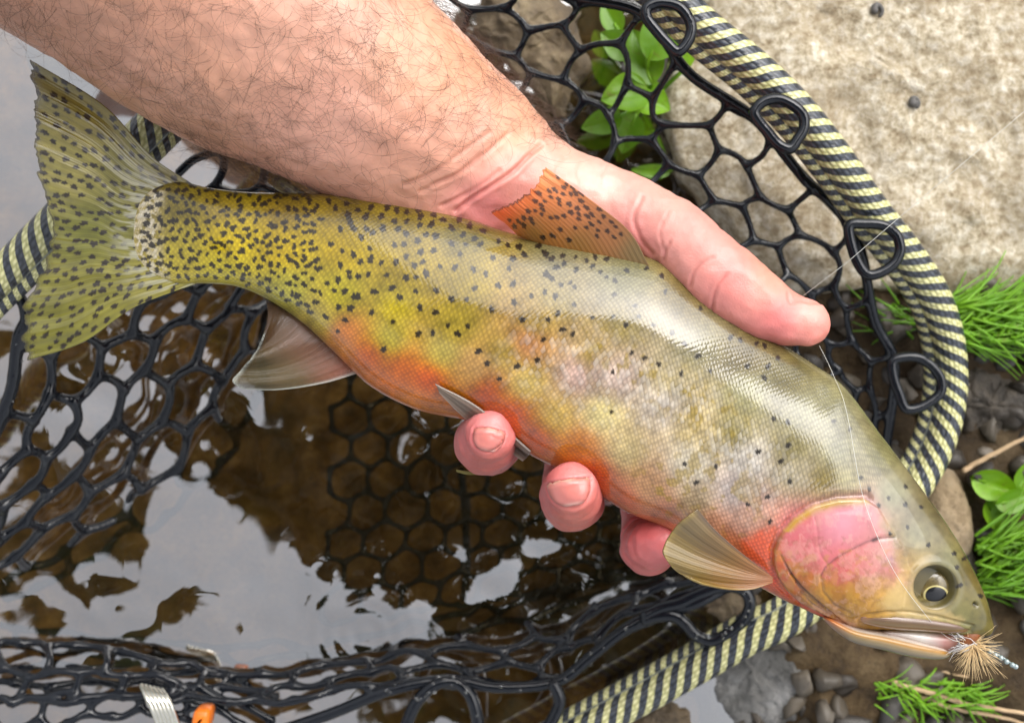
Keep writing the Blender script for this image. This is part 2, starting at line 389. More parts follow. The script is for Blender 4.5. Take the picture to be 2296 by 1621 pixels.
C = (Tw + Bw) / 2; E = (Tw - Bw) / 2
X = C[:, None] + ex[None, :, None] * E[:, None] + ez[None, :, None] * bm_[:, None, None] * np.array([0, 0, 1.0])
# round end caps: collapse the last rings
X = X.reshape(-1, 3)
# picture coordinates of the near flank; the far flank uses those of its mirror image
Xm = X.copy(); Xm[:, 2] = ZF + np.abs(X[:, 2] - ZF)
UV = proj(Xm)
front = (X[:, 2] >= ZF - 1e-6)
# body normals (analytic by grid)
Xg = X.reshape(NT_, NA, 3)
d1 = np.gradient(Xg, axis=0); d2 = np.roll(Xg, -1, 1) - np.roll(Xg, 1, 1)
Nn = np.cross(d2, d1); Nn /= np.maximum(np.linalg.norm(Nn, axis=2), 1e-12)[..., None]
if (Nn[NT_ // 2, NF // 2, 2] < 0): Nn = -Nn
Nn = Nn.reshape(-1, 3)
# --- relief of the head
H = np.zeros(len(X)); hd = UV[:, 0] > 1560; Q = UV[hd]; h = np.zeros(len(Q))
gill = TH([(1310,155),(1150,160),(1000,200),(880,280),(800,370),(758,470),(758,560),(785,640),(840,720),(930,800),(1060,865),(1200,930),(1300,980),(1420,960),(1560,820),(1600,600),(1560,450),(1470,330),(1400,210)])
gill_edge = TH([(1330,152),(1150,160),(1000,200),(880,280),(800,370),(758,470),(758,560),(785,640),(840,720),(930,800),(1060,865),(1200,930)])
gs = sdf(Q, gill); ge = seg_dist(Q, gill_edge)
h += 0.0009 * smooth(-3, 6, gs) * np.exp(-np.clip(ge, 0, None) / 120) + 0.0004 * smooth(0, 40, gs)
h -= 0.0007 * np.exp(-((ge - 5) / 7) ** 2) * (gs < 0)
preop = TH([(1500,395),(1395,402),(1320,425),(1230,470),(1140,520),(1075,575),(1045,630),(1060,720),(1130,800),(1230,850)])
pd = seg_dist(Q, preop); h -= 0.00032 * np.exp(-(pd / 3.5) ** 2)
subop = TH([(1005,265),(1020,340),(1030,430),(1045,500),(1090,560)]); h -= 0.00014 * np.exp(-(seg_dist(Q, subop) / 3) ** 2)
for k in range(5):
    br = TH([(805 + 30*k, 500 + 55*k), (850 + 36*k, 590 + 50*k), (930 + 40*k, 690 + 40*k), (1040 + 40*k, 790 + 30*k)])
    h -= 0.00035 * np.exp(-(seg_dist(Q, br) / 2.5) ** 2)
EYE = np.array(TH([(1752, 700)])[0]); ed = np.hypot(Q[:, 0] - EYE[0], Q[:, 1] - EYE[1])
h -= 0.0042 * smooth(50, 38, ed); h += 0.0003 * np.exp(-((ed - 56) / 9) ** 2)
maxl = TH([(1275,885),(1330,860),(1450,850),(1600,858),(1750,880),(1900,920),(1985,940),(1970,972),(1880,972),(1700,966),(1500,955),(1350,930),(1290,910)])
h -= 0.0006 * np.exp(-(seg_dist(Q, maxl, True) / 4) ** 2)
nos = np.array(TH([(2000, 808)])[0]); nd_ = np.hypot(Q[:, 0] - nos[0], Q[:, 1] - nos[1]); h -= 0.0012 * np.exp(-(nd_ / 5) ** 2)
H[hd] = h
# dents where the fingers press
for (fu, fv) in ((1090, 985), (1280, 1100), (1450, 1215)):
    dd = np.hypot(UV[:, 0] - fu, UV[:, 1] - fv); H -= 0.0022 * np.exp(-(dd / 95) ** 2)
X = X + Nn * H[:, None]
# --- colour
ctrl = [(330,500,(150,140,80)),(400,450,(120,110,30)),(400,560,(175,165,60)),(500,450,(125,110,25)),(520,540,(190,172,35)),(500,610,(180,172,50)),(640,470,(120,102,22)),(640,560,(180,160,30)),
 (640,650,(178,175,70)),(780,460,(105,88,22)),(780,560,(160,138,28)),(760,660,(175,165,50)),(720,710,(180,165,80)),(900,490,(108,92,26)),(900,600,(150,128,30)),(880,680,(165,148,45)),(870,760,(170,160,80)),
 (770,745,(185,120,80)),(830,800,(188,100,55)),(860,870,(190,105,40)),(930,900,(200,120,55)),(960,850,(185,90,45)),(900,830,(180,100,60)),(1000,930,(190,115,50)),
 (1050,520,(112,100,40)),(1050,620,(140,120,34)),(1020,720,(155,135,48)),(990,790,(170,155,80)),(1060,830,(180,140,85)),(1090,880,(170,80,30)),(1150,930,(180,85,32)),(1200,990,(175,85,40)),(1180,860,(190,165,95)),
 (1250,560,(118,108,52)),(1250,660,(130,112,40)),(1200,720,(150,125,60)),(1180,770,(180,125,85)),(1130,790,(165,140,70)),(1250,930,(190,160,90)),(1300,1000,(190,120,60)),(1340,1070,(185,90,50)),(1400,1130,(190,100,70)),
 (1400,620,(122,115,62)),(1400,720,(125,108,40)),(1330,780,(170,145,95)),(1300,840,(195,165,155)),(1380,850,(198,176,165)),(1350,930,(200,185,130)),(1400,1010,(200,180,130)),(1450,1090,(195,150,110)),(1490,1170,(195,120,90)),
 (1520,700,(112,95,36)),(1560,780,(122,112,58)),(1500,850,(165,150,110)),(1480,910,(198,185,172)),(1560,960,(205,185,140)),(1550,1040,(195,185,165)),(1560,1120,(185,165,135)),(1600,1180,(190,140,115)),
 (1680,800,(112,95,35)),(1680,880,(135,130,78)),(1650,960,(150,138,90)),(1680,1030,(185,178,170)),(1650,1100,(178,165,160)),(1680,1160,(190,150,130)),(1760,850,(110,98,38)),(1800,930,(135,130,85)),(1780,1000,(130,118,60)),
 (1780,1060,(160,150,125)),(1870,920,(130,125,85)),(1880,1010,(138,134,90)),(1850,1080,(120,105,40)),(1900,1080,(150,142,70)),(1980,1020,(120,115,62)),(2000,1110,(135,132,80)),(2080,1150,(100,88,34)),(2050,1200,(140,134,78)),
 (2000,1200,(150,128,52)),(2130,1260,(130,124,66)),(2170,1280,(98,84,32)),(2200,1370,(108,98,44)),(2160,1390,(120,115,66)),(2040,1260,(165,138,68)),
 (1700,1230,(212,90,50)),(1740,1300,(215,95,40)),(1620,1230,(200,120,85)),
 (1800,1190,(215,115,120)),(1880,1180,(222,135,150)),(1930,1150,(218,120,130)),(1850,1240,(218,120,125)),(1960,1210,(205,140,130)),(1890,1270,(205,105,95)),(1950,1270,(208,150,130)),(1990,1290,(205,150,120)),
 (1860,1310,(175,118,22)),(1920,1330,(180,130,35)),(1980,1340,(205,158,75)),(1850,1350,(175,120,30)),(1950,1380,(185,132,40)),(1880,1340,(150,100,18)),(1820,1290,(190,110,40)),(2050,1370,(215,190,130)),(2020,1350,(212,180,110))]
Cc = idw(UV, ctrl, 4.0)
n1 = fbm(UV / 46.0, 4, 31); n2 = fbm(UV / 11.0, 3, 41)
Cc *= (1 + 0.20 * n1 + 0.16 * n2)[:, None]
# silver-pink mottling on the flank
fl = np.exp(-((seg_dist(UV, [(1230, 800), (1480, 900), (1700, 1060)]) / 95) ** 2))
Cc = Cc * (1 + (0.35 * fl * np.clip(fbm(UV / 17.0, 3, 55), -0.3, 1))[:, None])
olive = smooth(.25, .55, fbm(UV / 20.0, 3, 77)) * np.exp(-(seg_dist(UV, [(1350, 780), (1600, 930), (1640, 1130), (1560, 1050), (1480, 1100)]) / 70) ** 2)
Cc = Cc * (1 - .6 * olive[:, None]) + .6 * olive[:, None] * s2l((150, 125, 20))
def paint(mask, c):
    global Cc
    Cc = Cc * (1 - mask[:, None]) + mask[:, None] * s2l(c)
def full(q):
    r = np.zeros(len(UV)); r[hd] = q; return r
jn = np.zeros(len(UV)); Qj = Q + 5 * np.stack([fbm(Q / 14, 3, 61), fbm(Q / 14, 3, 62)], 1)
pink = TH([(830,330),(900,280),(1000,240),(1100,205),(1280,190),(1390,235),(1415,330),(1490,395),(1500,480),(1540,600),(1480,650),(1380,620),(1250,640),(1130,680),(1050,640),(950,575),(870,560),(820,470)])
paint(full(.55 * smooth(-6, 14, sdf(Qj, pink))), (222, 120, 128))
for c_, r_, colr in (((1180, 290), 150, (232, 165, 178)), ((900, 420), 90, (214, 105, 105)), ((1170, 590), 95, (200, 85, 75)), ((1430, 500), 90, (225, 170, 160)), ((1480, 540), 45, (150, 130, 150))):
    cc = np.array(TH([c_])[0]); paint(full(.55 * np.exp(-((np.hypot(Qj[:, 0] - cc[0], Qj[:, 1] - cc[1]) / (r_ * .3652)) ** 2) * 1.3)), colr)
paint(full(.8 * np.exp(-((ge - 6) / 9) ** 2) * (gs > 0) * (Q[:, 1] < 1190)), (196, 160, 45))
paint(full(.75 * np.exp(-((ge - 3) / 5) ** 2) * (gs > 0) * (Q[:, 1] >= 1190)), (165, 100, 40))
thr = TH([(560,420),(660,370),(760,330),(748,470),(752,560),(790,650),(850,740),(770,720),(700,640),(620,540)])
paint(full(.8 * smooth(-10, 12, sdf(Qj, thr))), (225, 100, 70))
slash = TH([(745,640),(830,745),(960,835),(1100,905),(1230,970),(1320,1005)]); paint(full(.95 * np.exp(-(seg_dist(Q, slash) / 8) ** 2)), (224, 72, 22))
paint(full(.6 * np.exp(-(pd / 2.2) ** 2) * (Q[:, 1] < 1290)), (60, 45, 50))
paint(full(.9 * np.exp(-(seg_dist(Q, TH([(1365, 412), (1393, 402)])) / 4) ** 2)), (30, 30, 40))
for k in range(5):
    br = TH([(805 + 30*k, 500 + 55*k), (850 + 36*k, 590 + 50*k), (930 + 40*k, 690 + 40*k), (1040 + 40*k, 790 + 30*k)])
    paint(full(.5 * np.exp(-(seg_dist(Q, br) / 3) ** 2)), (120, 60, 20))
mot = smooth(.0, .55, fbm(Q / 16, 4, 71)); inp = smooth(-25, 10, gs)
paint(full(.35 * mot * inp * (Q[:, 1] > 1230)), (196, 150, 60)); paint(full(.28 * smooth(-.1, .7, fbm(Q / 22 + .8 * np.stack([fbm(Q / 15, 3, 81), fbm(Q / 15, 3, 82)], 1), 5, 72)) * inp), (238, 188, 170)); paint(full(.28 * smooth(-.1, .8, fbm(Q / 14 + .7 * np.stack([fbm(Q / 12, 3, 83), fbm(Q / 12, 3, 84)], 1), 5, 73)) * inp * (Q[:, 1] > 1200)), (120, 78, 30))
und = TH([(1530,640),(1600,740),(1720,810),(1850,860),(1930,900),(1900,915),(1700,870),(1500,845),(1400,800)])
paint(full(.7 * smooth(-10, 10, sdf(Qj, und))), (222, 190, 125))
paint(full(.9 * smooth(56, 46, ed)), (88, 80, 44))
paint(full(.25 * np.exp(-((ed - 58) / 6) ** 2)), (150, 150, 125))
paint(full(.9 * np.exp(-(nd_ / 5) ** 2)), (40, 36, 24))
# spots
spots = T5([(38,45),(112,88),(185,112),(290,72),(230,158),(296,142),(100,180),(155,225),(160,258),(215,252),(280,240),(15,298),(85,275),(60,345),(128,350),(190,385),(215,380),(320,352),(435,328),(400,245),(365,165),(460,160),(450,50),(512,45),(600,22),(525,125),(620,95),(703,85),(633,160),(580,182),(525,262),(590,258),(655,235),(485,388),(588,350),(720,345),(745,188),(843,195),(962,208),(1042,237),(970,330),(1122,312),(1220,300),(875,108),(820,400),(918,402),(615,455),(717,485),(303,487),(440,547),(165,458),(88,452),(130,535),(380,725),(606,625),(698,620),(797,570),(925,575),(860,625),(1080,467),(1225,420),(1338,380),(1425,355),(1493,382),(1615,435),(1510,493),(1447,533),(1280,533),(1540,597),(1605,627),(1415,662),(1733,520),(995,738),(1050,817),(1245,835),(1375,795),(1130,917),(1987,748),(2073,782),(2163,822),(1865,872),(1857,1130),
  (820,40),(912,45),(1007,45),(1125,25),(1185,50),(1257,60),(1385,55),(1088,132),(1218,137),(1292,112),(1428,105),(1470,138),(1540,120),(1550,168),(1500,195),(1625,127),(1752,127),(1825,140),(1193,203),(1432,237),(1467,263),(1628,210),(1735,185),(1697,150),(1785,225),(1825,257),(1880,280),(1955,215),(1530,308),(1590,293),(1617,320),(1875,370),(2010,442),(2035,512),(1868,512),(1950,568),(2130,567),(2250,617),(2085,200),(2183,250),(2207,352)])
spots += T6([(310,437),(495,615),(555,630),(655,650),(705,665),(785,740),(725,790),(598,790),(703,862),(138,585),(212,652),(295,728),(370,820),(192,835),(760,1113),(847,1133),(850,1275),(663,1315),(1128,1127),(1228,1177),(803,1373),(213,1390),(405,1405),(858,1497),(1293,1473),(285,1505)])
spots += TH([(722,148),(600,193),(737,300),(1347,100),(1465,155),(1568,195),(1582,333),(1470,372),(1710,442),(1868,495),(1930,525),(1883,580),(2030,755),(1570,85),(1665,210),(1405,200),(1900,690)])
spots += T2([(25,1303),(68,1350),(140,1320),(213,1362),(298,1345),(150,1398),(265,1405),(165,1440),(365,1403),(405,1342),(465,1363),(530,1375),(450,1435),(530,1435),(605,1365),(620,1405),(705,1393),(765,1425),(870,1423),(615,1460),(690,1455),(270,1485),(375,1480),(475,1485),(185,1480),(525,1515),(100,1485),(235,1540),(310,1510),(655,1522),(717,1530),(820,1478),(938,1463),(1025,1497),(895,1522),(970,1548)])
explicit = np.array(spots)
rsp = []
tries = 0
while tries < 14000:
    tries += 1
    u = random.uniform(318, 760); v = random.uniform(405, 745)
    dmin = 16.5 if u < 700 else 22
    if u > 720 and v < 700: continue
    top = np.interp(u, Tm[:, 0], Tm[:, 1]); bot = np.interp(u, Bm[:, 0], Bm[:, 1])
    if v < top + 3 or v > bot - 14 - 25 * max(0, (u - 560) / 150): continue
    if rsp and np.min(np.hypot(*(np.array(rsp) - (u, v)).T)) < dmin: continue
    if np.min(np.hypot(*(explicit - (u, v)).T)) < dmin: continue
    rsp.append((u, v))
def spot_mask(UVq, pts, rfun, seed=1, stretch=None):
    rg = np.random.RandomState(seed); m = np.zeros(len(UVq))
    for (u, v) in pts:
        r = rfun(u, v) * rg.uniform(.8, 1.2); R = r * 2.4
        s = np.nonzero((np.abs(UVq[:, 0] - u) < R) & (np.abs(UVq[:, 1] - v) < R))[0]
        if not len(s): continue
        d = UVq[s] - (u, v)
        if stretch is not None:
            a = stretch(u, v); c, q = math.cos(a), math.sin(a); d = np.column_stack([(d[:, 0]*c + d[:, 1]*q) / 1.45, (-d[:, 0]*q + d[:, 1]*c) / .85])
        else:
            a = rg.uniform(0, 3.14); c, q = math.cos(a), math.sin(a); k = rg.uniform(1.0, 1.3); d = np.column_stack([(d[:, 0]*c + d[:, 1]*q) / k, (-d[:, 0]*q + d[:, 1]*c) * 1.05])
        th = np.arctan2(d[:, 1], d[:, 0]); p1, p2, p3 = rg.uniform(0, 6.28, 3)
        rr_ = r * (1 + .09 * np.sin(3 * th + p1) + .13 * np.sin(2 * th + p2) + .13 * np.sin(5 * th + p3) + .08 * np.sin(7 * th + p1 * 2))
        m[s] = np.maximum(m[s], smooth(rr_ + 1.5, rr_ - 1.5, np.hypot(d[:, 0], d[:, 1])))
    return m
sm = spot_mask(UV, spots, lambda u, v: 6.6 if u < 1250 and v < 900 else (5.6 if v < 1080 else 4.8), 3)
tw = []
for (u, v) in rsp:       # tail spots are clumps of two or three
    tw.append((u, v))
    for _ in range(random.choice((0, 1, 1, 2))):
        a = random.uniform(0, 6.28); tw.append((u + 7.5 * math.cos(a), v + 6 * math.sin(a)))
sm = np.maximum(sm, spot_mask(UV, tw, lambda u, v: 4.7, 4))
tail_glare = np.exp(-(np.abs(UV[:, 0] - 338 + 14 * np.sin((UV[:, 1] - 420) / 60)) / 34) ** 4) * smooth(-.5, .2, fbm(UV / 9, 3, 91)); paint(.75 * tail_glare, (232, 226, 205))  # pale glare painted into the tail-base colour
paint(sm * .96, (26, 18, 14))
Lum = Cc @ np.array([.3, .6, .1]); Cc = np.clip(Lum[:, None] + (Cc - Lum[:, None]) * (1.04 - .38 * np.exp(-(seg_dist(UV, [(1250, 590), (1500, 720), (1720, 860), (1900, 1020), (2060, 1190)]) / 85) ** 2) + .22 * np.exp(-(seg_dist(UV, [(780, 760), (1000, 880), (1200, 990), (1400, 1130), (1600, 1230)]) / 70) ** 2))[:, None], 0.004, 1) * 0.74; Cc *= (1 - np.outer(smooth(900, 600, UV[:, 0]), [.05, .13, .25]))
# silver amount (alpha-like second attribute): painted tail-base glare patch and flank scales shine more
sil_glare = 1.0 * tail_glare + 0.6 * fl
sil_glare *= (1 - sm)
Ls = np.r_[0, np.cumsum(np.linalg.norm(np.diff(C, axis=0), axis=1))]
gir = np.zeros((NT_, NA)); hh = np.linalg.norm(E, axis=1)
gir = ((ang / math.pi)[None, :] * (hh * 2.45)[:, None])
uvb = np.column_stack([np.repeat(Ls, NA), gir.ravel()]) * 1000.0    # millimetres
F = grid_faces(NT_, NA, True)
# caps
nV = len(X); X = np.concatenate([X, X[:NA].mean(0, keepdims=True), X[-NA:].mean(0, keepdims=True)])
cc_ = np.arange(NA)
F3 = np.concatenate([np.stack([(cc_ + 1) % NA, cc_, np.full(NA, nV)], 1), np.stack([nV - NA + cc_, nV - NA + (cc_ + 1) % NA, np.full(NA, nV + 1)], 1)])
Call = np.concatenate([Cc, Cc[:1], Cc[-1:]]); uvb = np.concatenate([uvb, uvb[:1], uvb[-1:]])
headm = smooth(-8, 8, sdf(UV, TH([(1330,150),(1150,158),(1000,196),(880,276),(796,366),(752,470),(752,560),(780,645),(835,725),(900,820),(1100,1100),(2400,1300),(2400,900),(1900,200),(1560,-120)])))
at = np.concatenate([np.column_stack([sil_glare, headm, sm]), np.zeros((2, 3))])

bm = NT("trout_skin")
att = bm.n("ShaderNodeSeparateColor", {0: bm.n("ShaderNodeAttribute", attribute_name="Mask").outputs["Color"]})
SIL_GLARE, HEAD, SPOT = att.outputs[0], att.outputs[1], att.outputs[2]
uvs = bm.n("ShaderNodeVectorRotate", {"Vector": bm.uv(), "Angle": math.radians(45)}, rotation_type='Z_AXIS').outputs[0]
vor = bm.n("ShaderNodeTexVoronoi", {"Vector": uvs, "Scale": 0.86, "Randomness": 0.28}, feature='F1', voronoi_dimensions='2D')
sc_h = bm.math('SUBTRACT', 1.0, bm.math('POWER', vor.outputs["Distance"], 2.0))
cellr = bm.n("ShaderNodeSeparateColor", {0: vor.outputs["Color"]}).outputs[0]
nobody = bm.math('SUBTRACT', 1.0, HEAD)
fine = bm.noise(bm.obj(), 900, 3, .6)
hsum = bm.math('MULTIPLY', sc_h, nobody)
bmp = bm.bump(hsum, 0.45, 0.00036); bmp2 = bm.bump(fine, 0.15, 0.0003, bmp)
bmpc = bm.bump(hsum, 0.10, 0.00022)
edge = bm.ramp(vor.outputs["Distance"], [(0.08, (1.30, 1.27, 1.18, 1)), (0.34, (.98, .97, .95, 1)), (0.62, (.84, .82, .77, 1))])  # scale highlights painted in: paler cell centres, darker rims
c = bm.mix(nobody, bm.col(), bm.mix(1.0, bm.col(), edge, 'MULTIPLY'))
glint = bm.math('MULTIPLY', bm.ramp(cellr, [(0.55, (0, 0, 0, 1)), (1.0, (1, 1, 1, 1))]), bm.math('MULTIPLY', SIL_GLARE, nobody))
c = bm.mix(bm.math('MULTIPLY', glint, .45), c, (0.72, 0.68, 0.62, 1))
bm.P(Base_Color=c, Roughness=0.42, Metallic=bm.math('MULTIPLY', SIL_GLARE, 0.6), Normal=bmp2, Coat_Weight=1.0, Coat_Roughness=0.03, Coat_IOR=1.5, Coat_Normal=bmpc)
bm.b.inputs["Specular IOR Level"].default_value = 0.22
trout = empty("trout", label="speckled olive trout with orange belly and pink gill cover held in the hand", category="fish")
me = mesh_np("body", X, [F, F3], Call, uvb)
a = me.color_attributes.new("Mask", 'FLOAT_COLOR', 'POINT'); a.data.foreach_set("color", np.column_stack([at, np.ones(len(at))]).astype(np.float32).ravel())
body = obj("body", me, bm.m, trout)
bvh_fish = BVHTree.FromPolygons([tuple(x) for x in X[::1]], [tuple(f) for f in F[::1]])
def hit(bvh, u, v, off=0.0):
    d = Vector(P(u, v, 0.0)) - Vector((0, 0, ZC)); d.normalize()
    p, n, i, dist = bvh.ray_cast(Vector((0, 0, ZC)), d)
    return None if p is None else (np.array(p) - np.array(d) * off, np.array(n))

# fins ---------------------------------------------------------------
def fin_mat(name, alpha, transl, rays, coat=1.0, cior=1.45):
    m = NT(name); sx = m.n("ShaderNodeSeparateXYZ", {0: m.uv()})
    w = m.math('SINE', m.math('MULTIPLY', sx.outputs[0], rays * 6.283)); w2 = m.math('SINE', m.math('MULTIPLY', sx.outputs[0], rays * 6.283 * 2.7))
    hgt = m.math('ADD', w, m.math('MULTIPLY', w2, .4))
    c = m.mix(m.math('MULTIPLY_ADD', w, .09, .09), m.col(), (0.03, 0.025, 0.012, 1))
    m.P(Base_Color=c, Roughness=.35, Coat_Weight=coat, Coat_Roughness=.06, Coat_IOR=cior, Normal=m.bump(hgt, .35, .00012), Coat_Normal=m.bump(hgt, .4, .00012))
    m.b.inputs['Specular IOR Level'].default_value = .3
    tl = m.n("ShaderNodeBsdfTranslucent", {"Color": c}).outputs[0]
    tp = m.n("ShaderNodeBsdfTransparent", {"Color": (1, 1, 1, 1)}).outputs[0]
    al = m.n("ShaderNodeAttribute", attribute_name="Col").outputs["Alpha"]
    s1 = m.n("ShaderNodeMixShader", {0: transl, 1: m.b.outputs[0], 2: tl}).outputs[0]
    s2 = m.n("ShaderNodeMixShader", {0: m.math('MULTIPLY', al, alpha), 1: tp, 2: s1}).outputs[0]
    m.t.links.new(s2, m.out.inputs[0]); return m.m
def fin(name, guides, zfun, mat, colfun, nq=150, nr=150, thick=0.0006, label=None, ragged=0.0):
    g = np.stack([spl(np.array(x, float), 40) for x in guides])           # (ng,40,2)
    g = np.stack([spl(g[:, i], nq) for i in range(40)], 1)                # (nq,40,2)
    g = np.stack([spl(g[i], nr) for i in range(nq)], 0)                   # (nq,nr,2)
    q = np.linspace(0, 1, nq)[:, None] * np.ones((1, nr)); r = np.linspace(0, 1, nr)[None] * np.ones((nq, 1))
    if ragged:
        k = ragged * (fbm(np.column_stack([q[:, 0] * 40, q[:, 0] * 0]), 3, 5))
        g = g[:, :1] + (g - g[:, :1]) * (1 + (k[:, None] * smooth(.7, 1, r)))[..., None]
    uvp = g.reshape(-1, 2); z = zfun(q.ravel(), r.ravel(), uvp)
    Vv = PA(np.column_stack([uvp, z])); cl = colfun(q.ravel(), r.ravel(), uvp)
    me = mesh_np(name, Vv, grid_faces(nq, nr), cl, np.column_stack([q.ravel(), r.ravel()]))
    o = obj(name, me, mat, trout)
    s = o.modifiers.new("thickness", 'SOLIDIFY'); s.thickness = thick; s.offset = 0
    if label: o["label"] = label
    return o
def poisson(n, inside_fn, box, dmin):
    out = []
    for _ in range(n):
        p = (random.uniform(box[0], box[2]), random.uniform(box[1], box[3]))
        if not inside_fn(p): continue
        if out and np.min(np.hypot(*(np.array(out) - p).T)) < dmin: continue
        out.append(p)
    return out
tail_g = [[(430,412),(345,355),(232,236),(76,141)], [(350,432),(262,372),(160,312),(76,292)], [(312,470),(235,442),(165,430),(97,432)], [(302,510),(232,505),(172,503),(119,500)],
          [(304,550),(232,560),(152,580),(100,598)], [(335,600),(242,642),(140,690),(58,692)], [(440,636),(300,690),(185,768),(66,806)]]
tail_out = [(76,141),(150,170),(232,236),(345,355),(430,412),(440,636),(300,690),(185,768),(66,806),(58,692),(100,598),(119,500),(97,432),(76,292)]
def in_poly(poly, pad=0): return lambda p: bool(sdf(np.array([p]), poly)[0] > pad)
tsp = poisson(2600, in_poly(tail_out, 5), (55, 140, 440, 810), 18.5)
def tail_col(q, r, uvp):
    c = idw(uvp, [(100,180,(165,152,88)),(200,250,(160,142,52)),(160,380,(172,160,84)),(300,400,(132,124,50)),(200,520,(122,122,40)),(280,520,(132,128,48)),(120,720,(128,124,44)),(220,650,(140,134,50)),(350,600,(160,150,60)),(380,420,(120,105,30))], 3)
    c *= (1 + .15 * fbm(uvp / 25, 3, 4))[:, None]
    m = spot_mask(uvp, tsp, lambda u, v: 6.0, 8, lambda u, v: math.atan2(v - 505, u - 480))
    c = c * (1 - m[:, None] * .95) + m[:, None] * .95 * s2l((34, 18, 14))
    pl = smooth(.42, .0, r) * smooth(-.15, .35, fbm(np.column_stack([q * 46, r * 5]), 3, 33)) * .7; c = c * (1 - pl[:, None]) + pl[:, None] * s2l((205, 202, 180))  # pale streaks put wet glare into the fin colour
    e = smooth(.965, 1.0, r); c = c * (1 - .7 * e[:, None]) + .7 * e[:, None] * s2l((60, 50, 40))
    return np.column_stack([c * .85, np.full(len(c), 1.0) - .35 * smooth(.9, 1, r)])
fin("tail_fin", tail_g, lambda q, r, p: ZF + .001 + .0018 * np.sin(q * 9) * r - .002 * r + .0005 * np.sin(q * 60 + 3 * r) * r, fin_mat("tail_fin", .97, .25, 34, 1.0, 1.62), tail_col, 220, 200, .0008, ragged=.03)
dor_g = [TD([(2000,1330),(1780,945),(1400,628),(830,218)]), TD([(1720,1290),(1450,930),(1100,600),(742,300)]), TD([(1250,1210),(1010,870),(850,650),(700,420)]), TD([(850,1120),(660,860),(560,720),(450,600)]), TD([(500,980),(360,845),(265,780),(190,720)])]
dor_out = TD([(2000,1240),(1760,925),(1400,628),(830,218),(742,300),(700,420),(450,600),(190,720),(470,900),(1250,1110)])
dsp = TD([(800,588),(870,540),(968,622),(1080,622),(1215,583),(1100,505),(1155,495),(1020,430),(915,460),(1280,660),(1425,680),(1175,670),(1100,715),(1190,735),(1340,740),(1475,760),(1290,760),(1190,790),(1425,825),(1565,825),(1335,850),(1280,888),(1615,880),(1410,920),(1520,930),(1400,985),(1675,965),(1595,1000),(940,770),(870,775),(765,735),(690,695),(775,680),(610,700),(560,775),(660,830),(500,815),(395,800),(455,870),(640,785),(560,860),(1150,890),(1020,755),(760,630),(690,585),(980,910),(890,980),(780,1000),(1080,1030),(960,570),(1220,500),(1120,435),(1050,395),(950,310),(1010,505),(850,470),(730,495)])
def dor_col(q, r, uvp):
    c = idw(uvp, [(1120,480,(225,95,35)),(1180,440,(235,120,40)),(1220,390,(240,165,85)),(1250,430,(235,145,75)),(1290,480,(205,130,75)),(1230,500,(190,120,50)),(1300,540,(150,110,45)),(1360,520,(170,112,65)),(1430,560,(130,110,70)),(1200,520,(140,112,50))], 3)
    m = spot_mask(uvp, dsp, lambda u, v: 5.0, 9, lambda u, v: .72)
    c = c * (1 - m[:, None] * .93) + m[:, None] * .93 * s2l((34, 22, 16))
    e = smooth(.975, 1.0, r) * (q > .42); c = c * (1 - .8 * e[:, None]) + .8 * e[:, None] * s2l((50, 30, 25))
    return np.column_stack([np.clip(c * 1.12, 0, .95), .93 - .2 * r])
fin("dorsal_fin", dor_g, lambda q, r, p: ZF + .007 + .012 * r + .003 * (1 - q), fin_mat("dorsal_fin", .93, .3, 24), dor_col, 150, 150, .0006, "translucent orange dorsal fin with black spots", ragged=.02)
an_g = [T4([(1720,385),(1735,470),(1733,550),(1722,612)]), T4([(1900,490),(1830,580),(1750,680),(1660,742)]), T4([(2110,660),(1950,740),(1750,830),(1540,885)]), T4([(2240,780),(2000,850),(1800,900),(1506,932)]), T4([(2350,870),(2100,945),(1800,988),(1575,980)])]
def an_col(q, r, uvp):
    c = idw(uvp, [(600,700,(70,50,34)),(700,760,(120,84,66)),(780,820,(180,110,88)),(580,840,(92,84,58)),(650,860,(110,96,66)),(740,790,(140,96,80))], 3)
    e = np.maximum(smooth(.93, 1, r), smooth(.95, 1, q)); c = c * (1 - .7 * e[:, None]) + .7 * e[:, None] * s2l((205, 210, 200))
    return np.column_stack([c * .85, .62 + .3 * (1 - r) + .1 * e])
fin("anal_fin", an_g, lambda q, r, p: ZF + .001 + .006 * r + .0012 * np.sin(q * 17) * r, fin_mat("anal_fin", .66, .1, 16, .25), an_col, 120, 110, .0006, "translucent grey pink anal fin")
pec_g = [TH([(752,638),(560,490),(400,350),(290,222)]), TH([(752,645),(530,540),(320,420),(160,330)]), TH([(752,652),(510,590),(280,530),(80,476)]), TH([(752,658),(540,640),(320,610),(115,552)]), TH([(752,664),(600,690),(400,672),(190,620)]), TH([(752,672),(620,716),(480,716),(330,688)])]
def pec_col(q, r, uvp):
    c = idw(uvp, [(1560,1170,(140,120,85)),(1520,1240,(140,118,62)),(1600,1230,(132,105,68)),(1620,1280,(150,105,30)),(1560,1290,(145,118,50)),(1690,1290,(160,110,60)),(1720,1305,(175,105,60))], 3)
    e = np.maximum(smooth(.94, 1, r), smooth(.93, 1, q)); c = c * (1 - .5 * e[:, None]) + .5 * e[:, None] * s2l((175, 150, 80))
    lead = smooth(.07, .0, q); c = c * (1 - .6 * lead[:, None]) + .6 * lead[:, None] * s2l((90, 66, 66))
    return np.column_stack([c * .85, np.full(len(c), .97)])
fin("pectoral_fin", pec_g, lambda q, r, p: ZF + .0135 + .010 * r - .005 * q * r + .001 * np.sin(q * 14) * r, fin_mat("pectoral_fin", .97, .2, 12), pec_col, 140, 120, .0007, "olive brown pectoral fin fanned over a fingertip")
